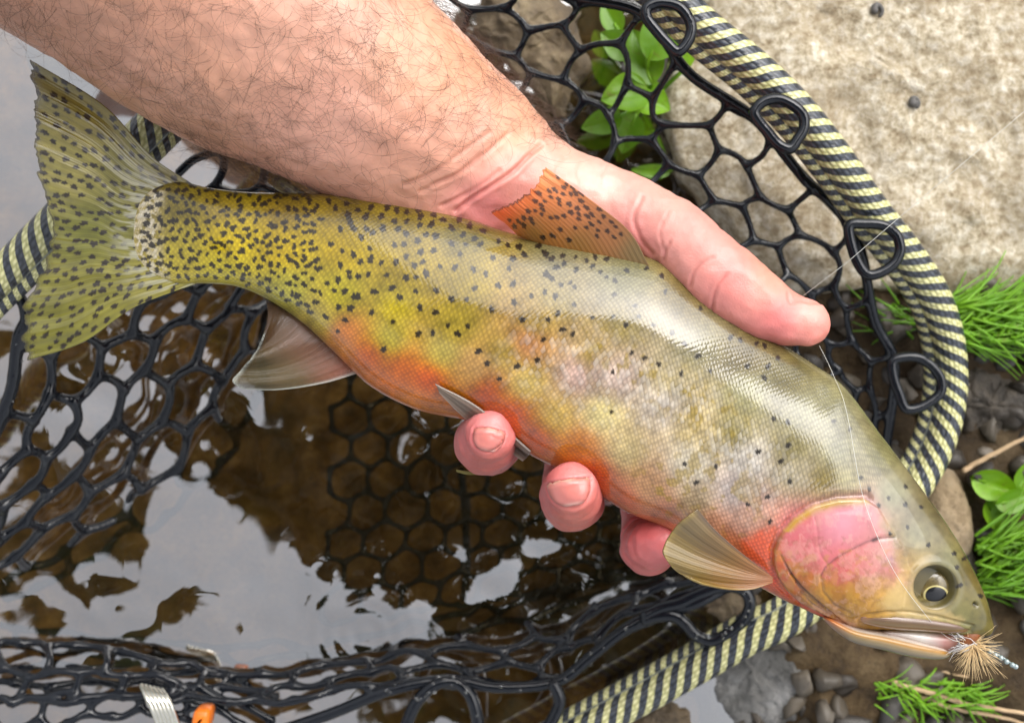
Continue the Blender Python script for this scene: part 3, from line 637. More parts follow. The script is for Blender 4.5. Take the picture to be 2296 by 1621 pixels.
pv_g = [[(1190,1012),(1130,960),(1060,905),(976,861)], [(1183,1024),(1115,966),(1050,916),(980,866)], [(1172,1034),(1090,975),(1035,930),(985,880)]]
def pv_col(q, r, uvp):
    c = s2l((150, 130, 112)) * (.7 + .6 * smooth(.35, .65, np.abs(q - .5) * 2))[:, None] + 0 * r[:, None]; e = smooth(.9, 1, q) + smooth(.1, 0, q)
    c = c * (1 - .6 * e[:, None]) + .6 * e[:, None] * s2l((190, 185, 180)); return np.column_stack([c * .85, np.full(len(c), .92)])
fin("pelvic_fin", pv_g, lambda q, r, p: np.array([(hh_[0][2] + .0012 + .0008 * rr__) if (hh_ := hit(bvh_fish, a_, b__)) is not None else ZF for (a_, b__), rr__ in zip(p, r)]), fin_mat("pelvic_fin", .95, .2, 4), pv_col, 40, 80, .0006)
fin("pelvic_fin", [[(1120,1040),(1085,1050),(1050,1056),(1022,1052)], [(1125,1055),(1085,1062),(1050,1064),(1024,1058)]], lambda q, r, p: ZF - .012 + 0 * r, fin_mat("pelvic_fin_far", .95, .2, 3),
    lambda q, r, p: np.column_stack([np.tile(s2l((140, 130, 50)) * .85, (len(q), 1)), np.full(len(q), .95)]), 12, 40, .0006)
ad_g = [[(690,437),(665,420),(640,402),(622,391)], [(672,438),(640,425),(622,408),(611,402)], [(645,437),(630,432),(618,425),(613,418)]]
adsp = [(622,402),(634,416),(650,410),(645,428),(664,424),(676,432)]
def ad_col(q, r, uvp):
    c = np.tile(s2l((112, 98, 45)), (len(q), 1)); m = spot_mask(uvp, adsp, lambda u, v: 5.5, 2); c = c * (1 - m[:, None] * .9) + m[:, None] * .9 * s2l((40, 28, 22))
    return np.column_stack([c * .85, np.ones(len(c))])
fin("adipose_fin", ad_g, lambda q, r, p: ZF + 0 * r, fin_mat("adipose_fin", 1, .1, 2), ad_col, 60, 60, .0016)

# eye, jaws ------------------------------------------------------------
eh = hit(bvh_fish, EYE[0], EYE[1]); ec = eh[0]
pxm = FPX / (ZC - ec[2]); er = 43 / pxm
eb = MB(); nn = np.array([0.02, 0.05, 1.0]); nn /= np.linalg.norm(nn)
ex_ = np.cross([0, 1, 0], nn); ex_ /= np.linalg.norm(ex_); ey_ = np.cross(nn, ex_)
ellipsoid(eb, ec - nn * er * .18, [ex_ * er, ey_ * er, nn * er * .40], 96, 60)
me = eb.mesh("eye"); V = vco(me); uve = proj(V); PU = np.array(TH([(1762, 748)])[0])
dpu = np.hypot((uve[:, 0] - PU[0]) / 1.0, (uve[:, 1] - PU[1]) / .78); th = np.arctan2(uve[:, 1] - PU[1], uve[:, 0] - PU[0])
rp = 24 * (1 + .10 * np.cos(th - 2.4)); ce = np.tile(s2l((98, 84, 44)), (len(V), 1)) * (1 + .35 * fbm(uve / 7, 3, 4))[:, None]
mk = smooth(rp + 6, rp + 3.5, dpu)[:, None]; ce = ce * (1 - mk) + mk * s2l((205, 192, 128))
mk = smooth(rp + 1.5, rp - 1.0, dpu)[:, None]; ce = ce * (1 - mk) + mk * s2l((12, 13, 18))
dk = smooth(38, 50, np.hypot(uve[:, 0] - EYE[0], uve[:, 1] - EYE[1]))[:, None]; ce = ce * (1 - .7 * dk) + .7 * dk * s2l((60, 52, 28))
a = me.color_attributes["Col"]; a.data.foreach_set("color", np.column_stack([ce * .85, np.ones(len(ce))]).astype(np.float32).ravel())
em = NT("trout_eye"); em.P(Base_Color=em.col(), Roughness=.3, Coat_Weight=1.0, Coat_Roughness=.01, Coat_IOR=1.36)
eye = obj("eye", me, em.m, trout, label="round gold rimmed eye with black pupil")
keep = (dpu < rp - .5) & (V[:, 2] > (ec - nn * er * .18)[2]); fq_ = np.array([tuple(p.vertices) for p in me.polygons if len(p.vertices) == 4 and all(keep[list(p.vertices)])])
ids = np.unique(fq_); mp = np.full(len(V), -1); mp[ids] = np.arange(len(ids)); pc = ec - nn * er * .18
obj("pupil", mesh_np("pupil", pc + (V[ids] - pc) * 1.012, mp[fq_], np.tile(s2l((10, 11, 16)), (len(ids), 1))), em.m, eye)
jm = NT("trout_jaw"); jn_ = jm.noise(jm.obj(), 500, 4, .6)
jm.P(Base_Color=jm.mix(jm.math('MULTIPLY', jn_, .35), jm.col(), (.22, .14, .03, 1)), Roughness=.35, Coat_Weight=1, Coat_Roughness=.05, Coat_IOR=1.45, Normal=jm.bump(jn_, .1, .0005))
def jaw(name, line, radii, zc, zr, colfun, label=None, n=120, sides=64):
    ln = spl(np.column_stack([np.array(line, float), radii, zr, zc]), n); p = ln[:, :2]; t = np.gradient(p, axis=0); t /= np.linalg.norm(t, axis=1)[:, None]; nrm = np.column_stack([t[:, 1], -t[:, 0]])
    th = np.linspace(0, 2 * math.pi, sides, endpoint=False)
    end = np.sqrt(np.clip(1 - np.abs(np.linspace(-1, 1, n)) ** 14, 0.0004, 1))
    uvp = p[:, None] + nrm[:, None] * (np.cos(th)[None, :] * (ln[:, 2] * end)[:, None])[..., None]
    z = ln[:, 4][:, None] + np.sin(th)[None, :] * (ln[:, 3] * end)[:, None]
    Vv = PA(np.column_stack([uvp.reshape(-1, 2), z.ravel()])); q = np.repeat(np.linspace(0, 1, n), sides); s = np.tile(np.cos(th), n)
    return obj(name, mesh_np(name, Vv, grid_faces(n, sides, True), colfun(q, s)), jm.m, trout, **({"label": label} if label else {}))
def lj_col(q, s):     # s=+1 side towards the upper jaw
    c = np.zeros((len(q), 3)); st = [(-1, (205,200,190)), (-.55, (222,205,170)), (-.1, (185,135,60)), (.25, (170,120,45)), (.5, (225,215,205)), (1, (215,190,185))]
    for k in range(3): c[:, k] = np.interp(s, [a for a, _ in st], [s2l(b)[k] for _, b in st])
    e = smooth(.3, .0, q)[:, None]; c = c * (1 - e) + e * s2l((205, 110, 50)); return c * .85
jaw("lower_jaw", TH([(1060,880),(1250,985),(1450,1030),(1640,1075),(1800,1105),(1850,1108)]), [9, 19, 22, 21, 15, 9], [ZF, ZF, ZF, ZF, ZF, ZF], [.0105, .011, .010, .0085, .006, .004], lj_col, "pale gold lower jaw")
mw = hit(bvh_fish, *TH([(1500, 905)])[0])[0][2]
def mx_col(q, s):
    c = np.zeros((len(q), 3)); st = [(-1, (170,120,90)), (-.5, (140,105,50)), (-.1, (110,75,50)), (.4, (135,92,84)), (.8, (160,130,125)), (1, (205,200,205))]
    for k in range(3): c[:, k] = np.interp(s, [a for a, _ in st], [s2l(b)[k] for _, b in st])
    e = smooth(.15, 0, q)[:, None]; c = c * (1 - e) + e * s2l((190, 130, 95)); return c * .5
mzs = [hit(bvh_fish, *p)[0][2] for p in TH([(1310,892),(1480,905),(1700,920),(1880,945)])]
jaw("upper_jaw_plate", TH([(1285,888),(1480,908),(1700,926),(1880,950),(1975,962)]), [12, 18, 17, 12, 6], [mzs[0] - .0015, mzs[1] - .0015, mzs[2] - .0015, mzs[3] - .0015, mzs[3] - .004], [.0022, .0028, .0026, .0024, .002], mx_col, "brown upper jaw plate with pale rim")
def mo_col(q, s):
    c = np.zeros((len(q), 3)); st = [(0, (222,205,200)), (.5, (235,228,222)), (.75, (170,110,105)), (1, (90,40,34))]
    for k in range(3): c[:, k] = np.interp(q, [a for a, _ in st], [s2l(b)[k] for _, b in st])
    return c * .85
jaw("mouth_lining", TH([(1400,975),(1600,1000),(1800,1035),(1950,1030)]), [6, 17, 26, 18], [ZF - .001] * 4, [.007, .0085, .007, .004], mo_col, "white and maroon inside of the open mouth")

# ------------------------------------------------------------------ hand and forearm
hb = MB()
def chain(mb, rows, sides=28, n=60, depth=1.0):
    """rows: (u, v, z, half width px, depth ratio) swept as elliptical tube with round ends"""
    R = np.array(rows, float); L = spl(np.column_stack([R]), n)
    ctr = PA(L[:, :3]); hw = L[:, 3] * (ZC - L[:, 2]) / FPX; dr = L[:, 4]
    t = np.gradient(ctr, axis=0); t /= np.linalg.norm(t, axis=1)[:, None]
    s = np.cross(t, np.array([0, 0, 1.0]) + 0 * t); bad = np.linalg.norm(s, axis=1) < .15; s[bad] = (1, 0, 0)
    s /= np.linalg.norm(s, axis=1)[:, None]; b = np.cross(s, t)
    # round end: extra rings shrinking
    k = np.linspace(0, 1, 9)[1:]
    def endr(c, tt, h, sgn): return [(c + sgn * tt * h * math.sin(x * math.pi / 2), math.cos(x * math.pi / 2)) for x in k]
    th = np.linspace(0, 2 * math.pi, sides, endpoint=False)
    rings = [(c, t[0], s[0], b[0], hw[0] * f, dr[0]) for c, f in reversed(endr(ctr[0], t[0], hw[0], -1))] + \
            [(ctr[i], t[i], s[i], b[i], hw[i], dr[i]) for i in range(n)] + [(c, t[-1], s[-1], b[-1], hw[-1] * f, dr[-1]) for c, f in endr(ctr[-1], t[-1], hw[-1], 1)]
    V = np.concatenate([c + max(h, 1e-5) * (np.cos(th)[:, None] * S + d * np.sin(th)[:, None] * B_) for c, T_, S, B_, h, d in rings])
    mb.add(V, grid_faces(len(rings), sides, True))
Z = ZF
# forearm
chain(hb, [(-330,-690,Z+.045,420,.8),(60,-380,Z+.03,392,.82),(330,-160,Z+.018,368,.82),(570,25,Z+.008,330,.82),(755,160,Z+.002,274,.8),(905,272,Z-.003,234,.75),(1000,338,Z-.007,214,.70),(1075,400,Z-.011,200,.66)], 40, 90)
# palm under the fish
chain(hb, [(1000,370,Z-.010,205,.62),(1120,455,Z-.014,205,.56),(1250,590,Z-.030,235,.42),(1370,730,Z-.041,240,.34),(1420,800,Z-.044,230,.30)], 32, 50)
# thenar + thumb
chain(hb, [(1080,385,Z-.008,150,.85),(1220,425,Z-.010,118,.92),(1345,468,Z-.011,104,.95),(1440,500,Z-.006,94,.95),(1520,536,Z+.001,84,1.0),(1585,592,Z+.006,81,.95),(1640,640,Z+.0075,78,.92),(1700,683,Z+.008,73,.9),(1760,712,Z+.008,66,.85),(1806,724,Z+.008,58,.8)], 30, 90)
# fingers
chain(hb, [(1170,760,Z-.044,74,.95),(1140,900,Z-.042,70,.95),(1105,985,Z-.032,68,.95),(1088,1000,Z-.014,70,1.0),(1090,985,Z+.002,68,1.0),(1095,976,Z+.010,60,1.0)], 26, 60)
chain(hb, [(1320,800,Z-.047,78,.95),(1310,960,Z-.044,74,.95),(1285,1090,Z-.034,68,.95),(1278,1118,Z-.014,70,1.0),(1280,1105,Z+.003,67,1.0),(1281,1092,Z+.012,58,1.0)], 26, 60)
chain(hb, [(1450,850,Z-.047,78,.95),(1460,1040,Z-.044,72,.95),(1458,1190,Z-.034,66,.95),(1455,1225,Z-.018,66,1.0),(1462,1222,Z-.006,62,1.0),(1485,1215,Z+.000,54,1.0)], 26, 60)
chain(hb, [(1560,860,Z-.046,76,.95),(1590,1000,Z-.044,70,.95),(1600,1100,Z-.040,64,.95),(1600,1160,Z-.034,56,1.0)], 26, 50)
hm = remeshed(hb.mesh("hand_raw"), 0.0007, 14, 0.5)
V = vco(hm); Nv = vno(hm); uvh = proj(V); up = smooth(0.05, .35, Nv[:, 2])
disp = np.zeros(len(V)); creaseC = np.zeros(len(V))
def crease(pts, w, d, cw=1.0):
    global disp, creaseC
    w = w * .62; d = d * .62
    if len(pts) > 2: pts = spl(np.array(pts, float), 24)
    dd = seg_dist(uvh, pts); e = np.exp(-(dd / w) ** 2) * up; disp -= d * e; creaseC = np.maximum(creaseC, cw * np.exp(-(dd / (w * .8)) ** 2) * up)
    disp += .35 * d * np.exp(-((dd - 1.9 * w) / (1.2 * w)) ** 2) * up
crease(T2([(1400,940),(1320,1010),(1220,1110),(1100,1190),(960,1280),(850,1370)]), 8, .0016, 1)
crease(T2([(1180,870),(1080,960),(960,1060),(840,1140),(700,1200)]), 8, .0007, .5)
crease(T2([(1130,1110),(1040,1180),(900,1270),(760,1340)]), 7, .0008, .6)
crease(T2([(1060,860),(960,930),(820,1030),(660,1140),(520,1200)]), 9, .0006, .5)
crease(T2([(1000,1000),(880,1100),(740,1190),(620,1250)]), 7, .0005, .4)
crease(T2([(1560,1020),(1510,1080),(1480,1150)]), 6, .0004, .5)
crease(T2([(1660,1040),(1640,1120),(1660,1190)]), 5, .0004, .4)
crease(T2([(1830,1070),(1790,1150),(1790,1230)]), 5, .0004, .4)
crease([(1440, 440), (1420, 490), (1440, 545), (1462, 570)], 8, .0006, .8)
crease([(1500, 470), (1478, 520), (1490, 570)], 6, .0003, .6)
crease(T6([(390,120),(320,160),(270,220),(255,290)]), 6, .0007, .8)
crease(T6([(470,230),(420,290),(395,360),(390,430)]), 6, .0007, .8)
crease(T6([(120,30),(90,80),(80,140)]), 6, .0006, .7)
crease(T6([(850,345),(870,400),(930,380),(1050,400)]), 6, .0006, .5)
for nl in (((1064, 963), (1060, 985), (1072, 1003), (1092, 1012), (1112, 1006), (1128, 992), (1134, 974)), ((1226, 1090), (1232, 1110), (1250, 1126), (1284, 1134), (1306, 1122), (1318, 1100), (1322, 1075))):
    crease(list(nl), 6, .0009, .5)
for nl in (((1062, 961), (1096, 962), (1134, 972)), ((1226, 1087), (1272, 1078), (1322, 1072))):
    crease(list(nl), 6, .0010, .8)
# tendon / muscle relief and pores
disp += .0011 * fbm(V * 45, 3, 4) + .00025 * fbm(V * 260, 2, 9)
disp += .0008 * np.exp(-(seg_dist(uvh, [(760, 230), (1050, 400)]) / 30) ** 2) * up
V = V + Nv * disp[:, None]; hm.vertices.foreach_set("co", V.astype(np.float32).ravel()); hm.update()
hc = idw(uvh, [(200,30,(188,138,112)),(450,200,(196,145,118)),(600,60,(208,156,132)),(800,60,(214,162,138)),(900,120,(220,164,132)),(760,250,(212,158,136)),(1000,180,(220,158,122)),(1000,320,(214,156,130)),(900,400,(205,148,122)),
  (1150,280,(220,162,130)),(1180,420,(220,150,138)),(1100,480,(222,132,128)),(1250,380,(222,168,148)),(1350,420,(224,165,150)),(1400,540,(222,140,135)),(1500,440,(220,160,145)),(1560,520,(218,148,136)),(1650,640,(216,132,124)),(1720,620,(218,150,128)),
  (1750,720,(214,118,114)),(1840,740,(220,135,122)),(1830,700,(222,155,140)),(1090,940,(220,135,132)),(1090,1030,(212,118,108)),(1060,985,(210,110,108)),(1280,1050,(220,130,126)),(1280,1160,(214,122,108)),(1230,1100,(212,112,110)),(1450,1200,(214,108,108)),(1450,1260,(212,112,110))], 3)
hc = hc * np.array([1.08, 1.06, 1.06]); hc *= (1 + .07 * fbm(uvh / 40, 4, 12) + .03 * fbm(uvh / 9, 2, 14))[:, None]
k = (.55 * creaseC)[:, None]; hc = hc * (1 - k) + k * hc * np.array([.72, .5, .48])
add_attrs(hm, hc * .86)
sk = NT("skin"); so = sk.obj(); sn = sk.noise(so, 1500, 3, .6); sv = sk.n("ShaderNodeTexVoronoi", {"Vector": so, "Scale": 900.0}, feature='DISTANCE_TO_EDGE').outputs["Distance"]
sb = sk.bump(sn, .35, .0003); sb = sk.bump(sk.ramp(sv, [(0, (0, 0, 0, 1)), (.18, (1, 1, 1, 1))]), .10, .0002, sb)
sk.P(Base_Color=sk.col(), Roughness=sk.math('MULTIPLY_ADD', sn, .3, .28), Coat_Weight=.22, Coat_Roughness=.22, Normal=sb, Subsurface_Weight=.12, Subsurface_Scale=.004)
sk.b.inputs["Subsurface Radius"].default_value = (1.0, .35, .2)
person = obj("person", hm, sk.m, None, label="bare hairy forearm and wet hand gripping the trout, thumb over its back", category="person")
polys = [tuple(p.vertices) for p in hm.polygons]
bvh_hand = BVHTree.FromPolygons([tuple(x) for x in V], polys)
# fingernails
nm = NT("fingernail"); nm.P(Base_Color=nm.col(), Roughness=.3, Coat_Weight=.35, Coat_Roughness=.08, Coat_IOR=1.45, Subsurface_Weight=.1, Subsurface_Scale=.002)
def nail(corner):            # corners: free-edge left, free-edge right, cuticle bottom (px)
    (ax, ay), (bx, by), (cx, cy) = corner
    n = 26; q = np.linspace(-1, 1, n); pts = []; ok = []
    for j in range(n):
        r = j / (n - 1)
        for i in range(n):
            w = math.sqrt(max(0, 1 - (r * .96) ** 2.6)); w = max(w, .25)
            s = (q[i] * w + 1) / 2
            mx_, my = ax + (bx - ax) * s, ay + (by - ay) * s
            m0 = ((ax + bx) / 2, (ay + by) / 2)
            u = mx_ + (cx - m0[0]) * r; v = my + (cy - m0[1]) * r - 3.0 * (1 - q[i] ** 2) * (1 - r) 
            h = hit(bvh_hand, u, v); edge = min(1, min(1 - abs(q[i]), (1 - r)) / .25)
            pts.append(h[0] + h[1] * (.0001 + .00065 * edge ** .6 * (1 if r > .02 else 1)))
    Vn = np.array(pts); r = np.repeat(np.linspace(0, 1, n), n); cl = np.tile(s2l((208, 122, 112)), (n * n, 1))
    k = smooth(.10, .02, r)[:, None]; cl = cl * (1 - k) + k * s2l((205, 160, 140)); k = smooth(.80, .95, r)[:, None]; cl = cl * (1 - k) + k * s2l((222, 165, 152))
    me = mesh_np("fingernail", Vn, grid_faces(n, n), cl * .86); o = obj("fingernail", me, nm.m, person)
    s_ = o.modifiers.new("thickness", 'SOLIDIFY'); s_.thickness = .0005; s_.offset = -.2
nail(((1064, 963), (1132, 974), (1092, 1010)))
nail(((1228, 1090), (1320, 1075), (1284, 1131)))
# arm hair: one mesh, too many to count
hair = MB(); area = np.array([(-40,-60),(960,-60),(1010,70),(1070,150),(1140,215),(1225,300),(1150,330),(1020,320),(930,370),(780,430),(660,400),(500,300),(260,155),(30,0)], float)
cand = np.nonzero((uvh[:, 0] > -60) & (uvh[:, 0] < 1260) & (uvh[:, 1] > -70) & (uvh[:, 1] < 450) & (Nv[:, 2] > -.35))[0]
dpos = sdf(uvh[cand], area); okc = cand[(dpos > -45)]
rg = np.random.RandomState(5)
dens = .5 + .5 * smooth(-.35, .45, fbm(uvh[okc] / 120, 3, 21)); dens *= 1 - .6 * smooth(150, 0, np.hypot(uvh[okc, 0] - 1100, uvh[okc, 1] - 360)); dens *= 1 + 2.6 * smooth(.5, 0, Nv[okc, 2])
sel = rg.choice(okc, 2300, replace=True, p=dens / dens.sum())
axis = np.array([.79, -.61, 0.0])
for i in sel:
    p0 = V[i] + .00045 * rg.randn(3) * [1, 1, 0]; n = Nv[i]
    side = np.cross(n, axis); side /= max(np.linalg.norm(side), 1e-6)
    w = rg.uniform(-1.6, 1.6) + 1.0 * np.sign(uvh[i, 1] - 200); d = axis * math.cos(w) + side * math.sin(w); d -= n * (d @ n); d /= max(np.linalg.norm(d), 1e-6)
    L = rg.uniform(.008, .019); curl = rg.uniform(-190, 190); m = 9; pts = []; p = p0.copy(); lift = rg.uniform(.25, .75)
    for j in range(m):
        pts.append(p.copy()); st = L / (m - 1); a = curl * st; sd = np.cross(n, d)
        d = d * math.cos(a) + sd * math.sin(a); lf = lift * (1 - 1.35 * j / m)
        p = p + (d * math.sqrt(max(.05, 1 - lf * lf)) + n * lf) * st
    tube(hair, pts, np.linspace(.000048, .000016, m), 3, False)
hrm = NT("arm_hair"); hrm.P(Base_Color=(.085, .045, .026, 1), Roughness=.5)
obj("arm_hair", hair.mesh("arm_hair"), hrm.m, person, kind="stuff", label="curly dark brown hair on the forearm")

# ------------------------------------------------------------------ landing net
net = empty("landing_net", label="landing net with yellow and black striped hoop and black rubber mesh bag", category="net")
hp = [(1440,-70,.085),(1567,52,.080),(1694,157,.076),(1786,247,.072),(1870,353,.066),(1950,466,.058),(2030,568,.050),(2090,660,.042),(2120,745,.036),(2131,830,.032),(2127,905,.030),(2112,970,.029),(2080,1045,.028),(2010,1150,.028),(1900,1290,.026),(1768,1389,.024),(1676,1432,.022),(1567,1494,.020),(1479,1543,.019),(1330,1622,.018),(1000,1790,.018),
      (400,1960,.02),(-300,1850,.03),(-520,1400,.045),(-300,960,.06),(-90,715,.07),(60,564,.076),(200,424,.078),(320,304,.078),(410,214,.076),(560,60,.074),(800,-130,.078),(1150,-190,.084)]
hpw = PA(spl(np.array(hp, float), 620, True))
hb2 = MB(); tube(hb2, hpw, .0064, 32, closed=True)
hs = spl(np.array(hp, float), 620, True)
fq = np.where(hs[:, 0] > 1500, np.interp(hs[:, 1], [900, 1350], [160, 150]), np.where(hs[:, 1] > 1400, 150, 165.0))
fq[(hs[:, 1] < 900) & (hs[:, 0] > 1000)] = 160
dl = np.linalg.norm(np.roll(hpw, -1, 0) - hpw, axis=1); phs = np.r_[0, np.cumsum(fq * dl)[:-1]]; phs *= round(phs[-1]) / phs[-1]
cf = np.where((hs[:, 0] > 1300) & (hs[:, 1] < 1100), 4.6, 4.4)
pp = np.abs((np.arange(32) / 32.0 + .5) % 1.0 - .5); pp = .5 - np.abs(.5 - np.arange(32) / 32.0)
hb2.UV[0][:, 0] = (phs[:, None] + cf[:, None] * pp[None]).ravel(); hoop_me = hb2.mesh("hoop")
tg = np.roll(hpw, -1, 0) - np.roll(hpw, 1, 0); tg /= np.linalg.norm(tg, axis=1)[:, None]; inn = np.cross(tg, [0, 0, 1.0])
if (inn[0] @ (hpw.mean(0) - hpw[0])) < 0: inn = -inn
hb3 = MB(); tube(hb3, hpw + inn * .0066 + [0, 0, -.0022], .0030, 16, closed=True)
hb3.UV[0][:, 0] = (phs[:, None] * 1.3 + 2.0 * np.arange(16)[None] / 16.0).ravel(); lip_me = hb3.mesh("inner_lip")
hb4 = MB(); tube(hb4, hpw + inn * .0056 + [0, 0, .0012], .0008, 8, closed=True); seam_me = hb4.mesh("seam_cord")
hmn = NT("hoop_weave"); sx = hmn.n("ShaderNodeSeparateXYZ", {0: hmn.uv()}); Lm, An = sx.outputs[0], sx.outputs[1]
wob = hmn.math('MULTIPLY', hmn.noise(hmn.obj(), 120, 2), .18)
tri = hmn.math('PINGPONG', hmn.math('MULTIPLY', An, 6.0), 1.0)
ph = hmn.math('FRACT', hmn.math('ADD', Lm, wob))
stripe = hmn.math('COMPARE', ph, .27, .27)
chk = hmn.math('FRACT', hmn.math('MULTIPLY', An, 22.0)); chk2 = hmn.math('FRACT', hmn.math('ADD', hmn.math('MULTIPLY', Lm, 2.0), hmn.math('MULTIPLY', hmn.math('FLOOR', hmn.math('MULTIPLY', An, 22.0)), .5)))
weave = hmn.math('MULTIPLY', hmn.math('SINE', hmn.math('MULTIPLY', chk, 3.1416)), hmn.math('SINE', hmn.math('MULTIPLY', chk2, 3.1416)))
yl = hmn.mix(weave, lin(165, 163, 104), lin(228, 224, 168)); bk = hmn.mix(weave, lin(22, 26, 32), lin(60, 66, 76))
cw = hmn.mix(stripe, yl, bk)
hmn.P(Base_Color=cw, Roughness=.35, Normal=hmn.bump(weave, .5, .0006), Coat_Weight=.6, Coat_Roughness=.12, Coat_IOR=1.5)
obj("hoop", hoop_me, hmn.m, net, label="yellow and black striped woven hoop")
obj("inner_lip", lip_me, hmn.m, net)
sc_ = NT("seam_cord"); sn_ = sc_.noise(sc_.obj(), 700, 3); sc_.P(Base_Color=sc_.mix(sn_, lin(90, 98, 98), lin(190, 195, 190)), Roughness=.4); obj("seam_cord", seam_me, sc_.m, net, label="pale grey cord along the inside of the hoop")
rb = NT("black_rubber"); rn = rb.noise(rb.obj(), 300, 3, .6)
rb.P(Base_Color=(.006, .0075, .011, 1), Roughness=rb.math('MULTIPLY_ADD', rn, .14, .06), Normal=rb.bump(rn, .12, .001))
rb.b.inputs["Specular IOR Level"].default_value = .4
def surf(ctrl):
    """ctrl rows x cols of (u,v,z) -> function (a,b) in [0,1]^2 -> world"""
    Cg = np.array(ctrl, float)
    Cg = np.stack([spl(r, 60) for r in Cg]); Cg = np.stack([spl(Cg[:, i], 60) for i in range(60)], 1)
    def f(a, b):
        x = np.clip(np.asarray(a), 0, 1) * 58.999; y = np.clip(np.asarray(b), 0, 1) * 58.999; i = x.astype(int); j = y.astype(int); fx = (x - i)[:, None]; fy = (y - j)[:, None]
        return PA((Cg[i, j] * (1 - fx) * (1 - fy) + Cg[i + 1, j] * fx * (1 - fy) + Cg[i, j + 1] * (1 - fx) * fy + Cg[i + 1, j + 1] * fx * fy))
    return f
def hexnet(mb, ctrl, na, nb, rad, seed=0, jit=.12, skew=0.0):
    f = surf(ctrl); rg = np.random.RandomState(seed); pos = {}
    def key(i, j, k): return (i, j, k)
    nodes = {}; edges = []
    # brick-wall hex lattice: columns along b, rows along a
    for i in range(na + 1):
        for j in range(2 * nb + 1):
            off = (.16 if (i + j) % 2 else -.16)
            nodes[(i, j)] = ((i + off + jit * rg.uniform(-1, 1)) / na, (j / 2 + jit * .6 * rg.uniform(-1, 1)) / nb)
    for i in range(na + 1):
        for j in range(2 * nb + 1):
            if j < 2 * nb: edges.append(((i, j), (i, j + 1)))
            if i < na and (i + j) % 2: edges.append(((i, j), (i + 1, j)))
    t = np.linspace(0, 1, 7)
    for p, q in edges:
        a0, b0 = nodes[p]; a1, b1 = nodes[q]
        pts = f(a0 + (a1 - a0) * t, b0 + (b1 - b0) * t); L = np.linalg.norm(pts[-1] - pts[0])
        pts += (np.sin(t * math.pi)[:, None] * rg.randn(3) * L * .07)
        tube(mb, pts, rad * (1 + .45 * np.abs(2 * t - 1) ** 3), 7, True)
def strand(mb, pts, rad, n=40, closed=False, sides=9):
    tube(mb, PA(spl(np.array(pts, float), n, closed)), rad, sides, True, closed)
def netting(name, mb, voxel=.0008, it=3):
    me = remeshed(mb.mesh("tmpnet"), voxel, it, .5); return obj(name, me, rb.m, net)
A0 = [(960,-70,.07),(1130,-50,.07),(1290,-5,.068),(1440,32,.068),(1545,165,.066),(1690,265,.062),(1790,385,.056),(1915,522,.048),(1962,720,.036),(2005,812,.032),(1988,1000,.02)]
A2 = [(860,160,.05),(1020,260,.05),(1130,350,.05),(1230,450,.05),(1370,500,.05),(1490,560,.048),(1580,640,.046),(1680,720,.044),(1760,860,.034),(1820,930,.03),(1880,1020,.022)]
A1 = [tuple((np.array(a) * .5 + np.array(b) * .5) - np.array([0, 0, .008])) for a, b in zip(A0, A2)]
mbA = MB(); hexnet(mbA, [A0, A1, A2], 4, 12, .00135, 1)
strand(mbA, [(u, v, z) for u, v, z in A0], .0021, 120)
netting("netting", mbA)
B0 = [(330,545,.06),(62,718,.066),(24,880,.062),(-50,1050,.058),(-160,1250,.05)]
B1 = [(440,590,.045),(230,770,.045),(180,950,.04),(90,1085,.036),(-60,1250,.03)]
B2 = [(560,620,.02),(430,820,.02),(330,1005,.015),(190,1145,.012),(-20,1290,.01)]
B3 = [(640,650,-.005),(555,880,-.008),(425,1062,-.01),(240,1200,-.012),(0,1316,-.015)]
B4 = [(600,660,-.045),(570,905,-.048),(450,1085,-.05),(270,1222,-.05),(20,1345,-.05)]
mbB = MB(); hexnet(mbB, [B0, B1, B2, B3, B4], 6, 6, .0019, 2)
strand(mbB, B0, .0024, 60); strand(mbB, [(-60,650,.07),(10,640,.07),(52,680,.068),(60,740,.066)], .0022, 20)
netting("netting", mbB)
C0 = [(-40,1395,-.035),(330,1440,-.035),(700,1440,-.035),(1000,1385,-.035),(1250,1325,-.03),(1450,1262,-.025),(1640,1240,-.02)]
C1 = [(-40,1470,-.005),(330,1495,-.005),(700,1485,-.002),(1000,1435,.0),(1260,1385,.0),(1455,1325,.004),(1640,1285,.008)]
C2 = [(-40,1580,.02),(330,1560,.02),(600,1575,.02),(900,1530,.02),(1250,1525,.02),(1420,1405,.022),(1640,1320,.024)]
mbC = MB(); hexnet(mbC, [C0, C1, C2], 4, 11, .0016, 3, .16)
hexnet(mbC, [[(-60,1440,.0),(200,1450,.004),(420,1490,.004),(620,1560,.0)],[(-60,1500,.012),(200,1480,.016),(420,1530,.014),(620,1600,.01)],[(-60,1640,.018),(160,1620,.02),(360,1600,.018),(560,1680,.016)]], 3, 6, .0016, 9, .22)
strand(mbC, [(560,1660,.02),(740,1600,.02),(880,1545,.022),(1010,1523,.022),(1110,1540,.022),(1250,1527,.022),(1324,1472,.022),(1403,1409,.022),(1480,1370,.022),(1560,1352,.024),(1640,1310,.022)], .0024, 80)
netting("netting", mbC)
def ring(pts, r=.0024, z=.024, closed=False):
    mb = MB(); strand(mb, [(u, v, z) for u, v in pts], r, 60, closed, 12); obj("rim_loop", mb.mesh("rim_loop"), rb.m, net)
ring([(900,1660),(930,1580),(975,1535),(1020,1528),(1055,1560),(1070,1610),(1075,1680)])
ring([(1240,1530),(1255,1570),(1235,1620),(1200,1680)])
ring(TH([(-40,880),(60,830),(180,800),(300,745),(440,700),(560,712),(615,790),(580,900),(480,985),(370,1030),(280,995),(220,930),(150,880),(40,880),(-40,905)]))
def T3(pts): return [(x * .3652 + 1457.3, y * .3652) for x, y in pts]
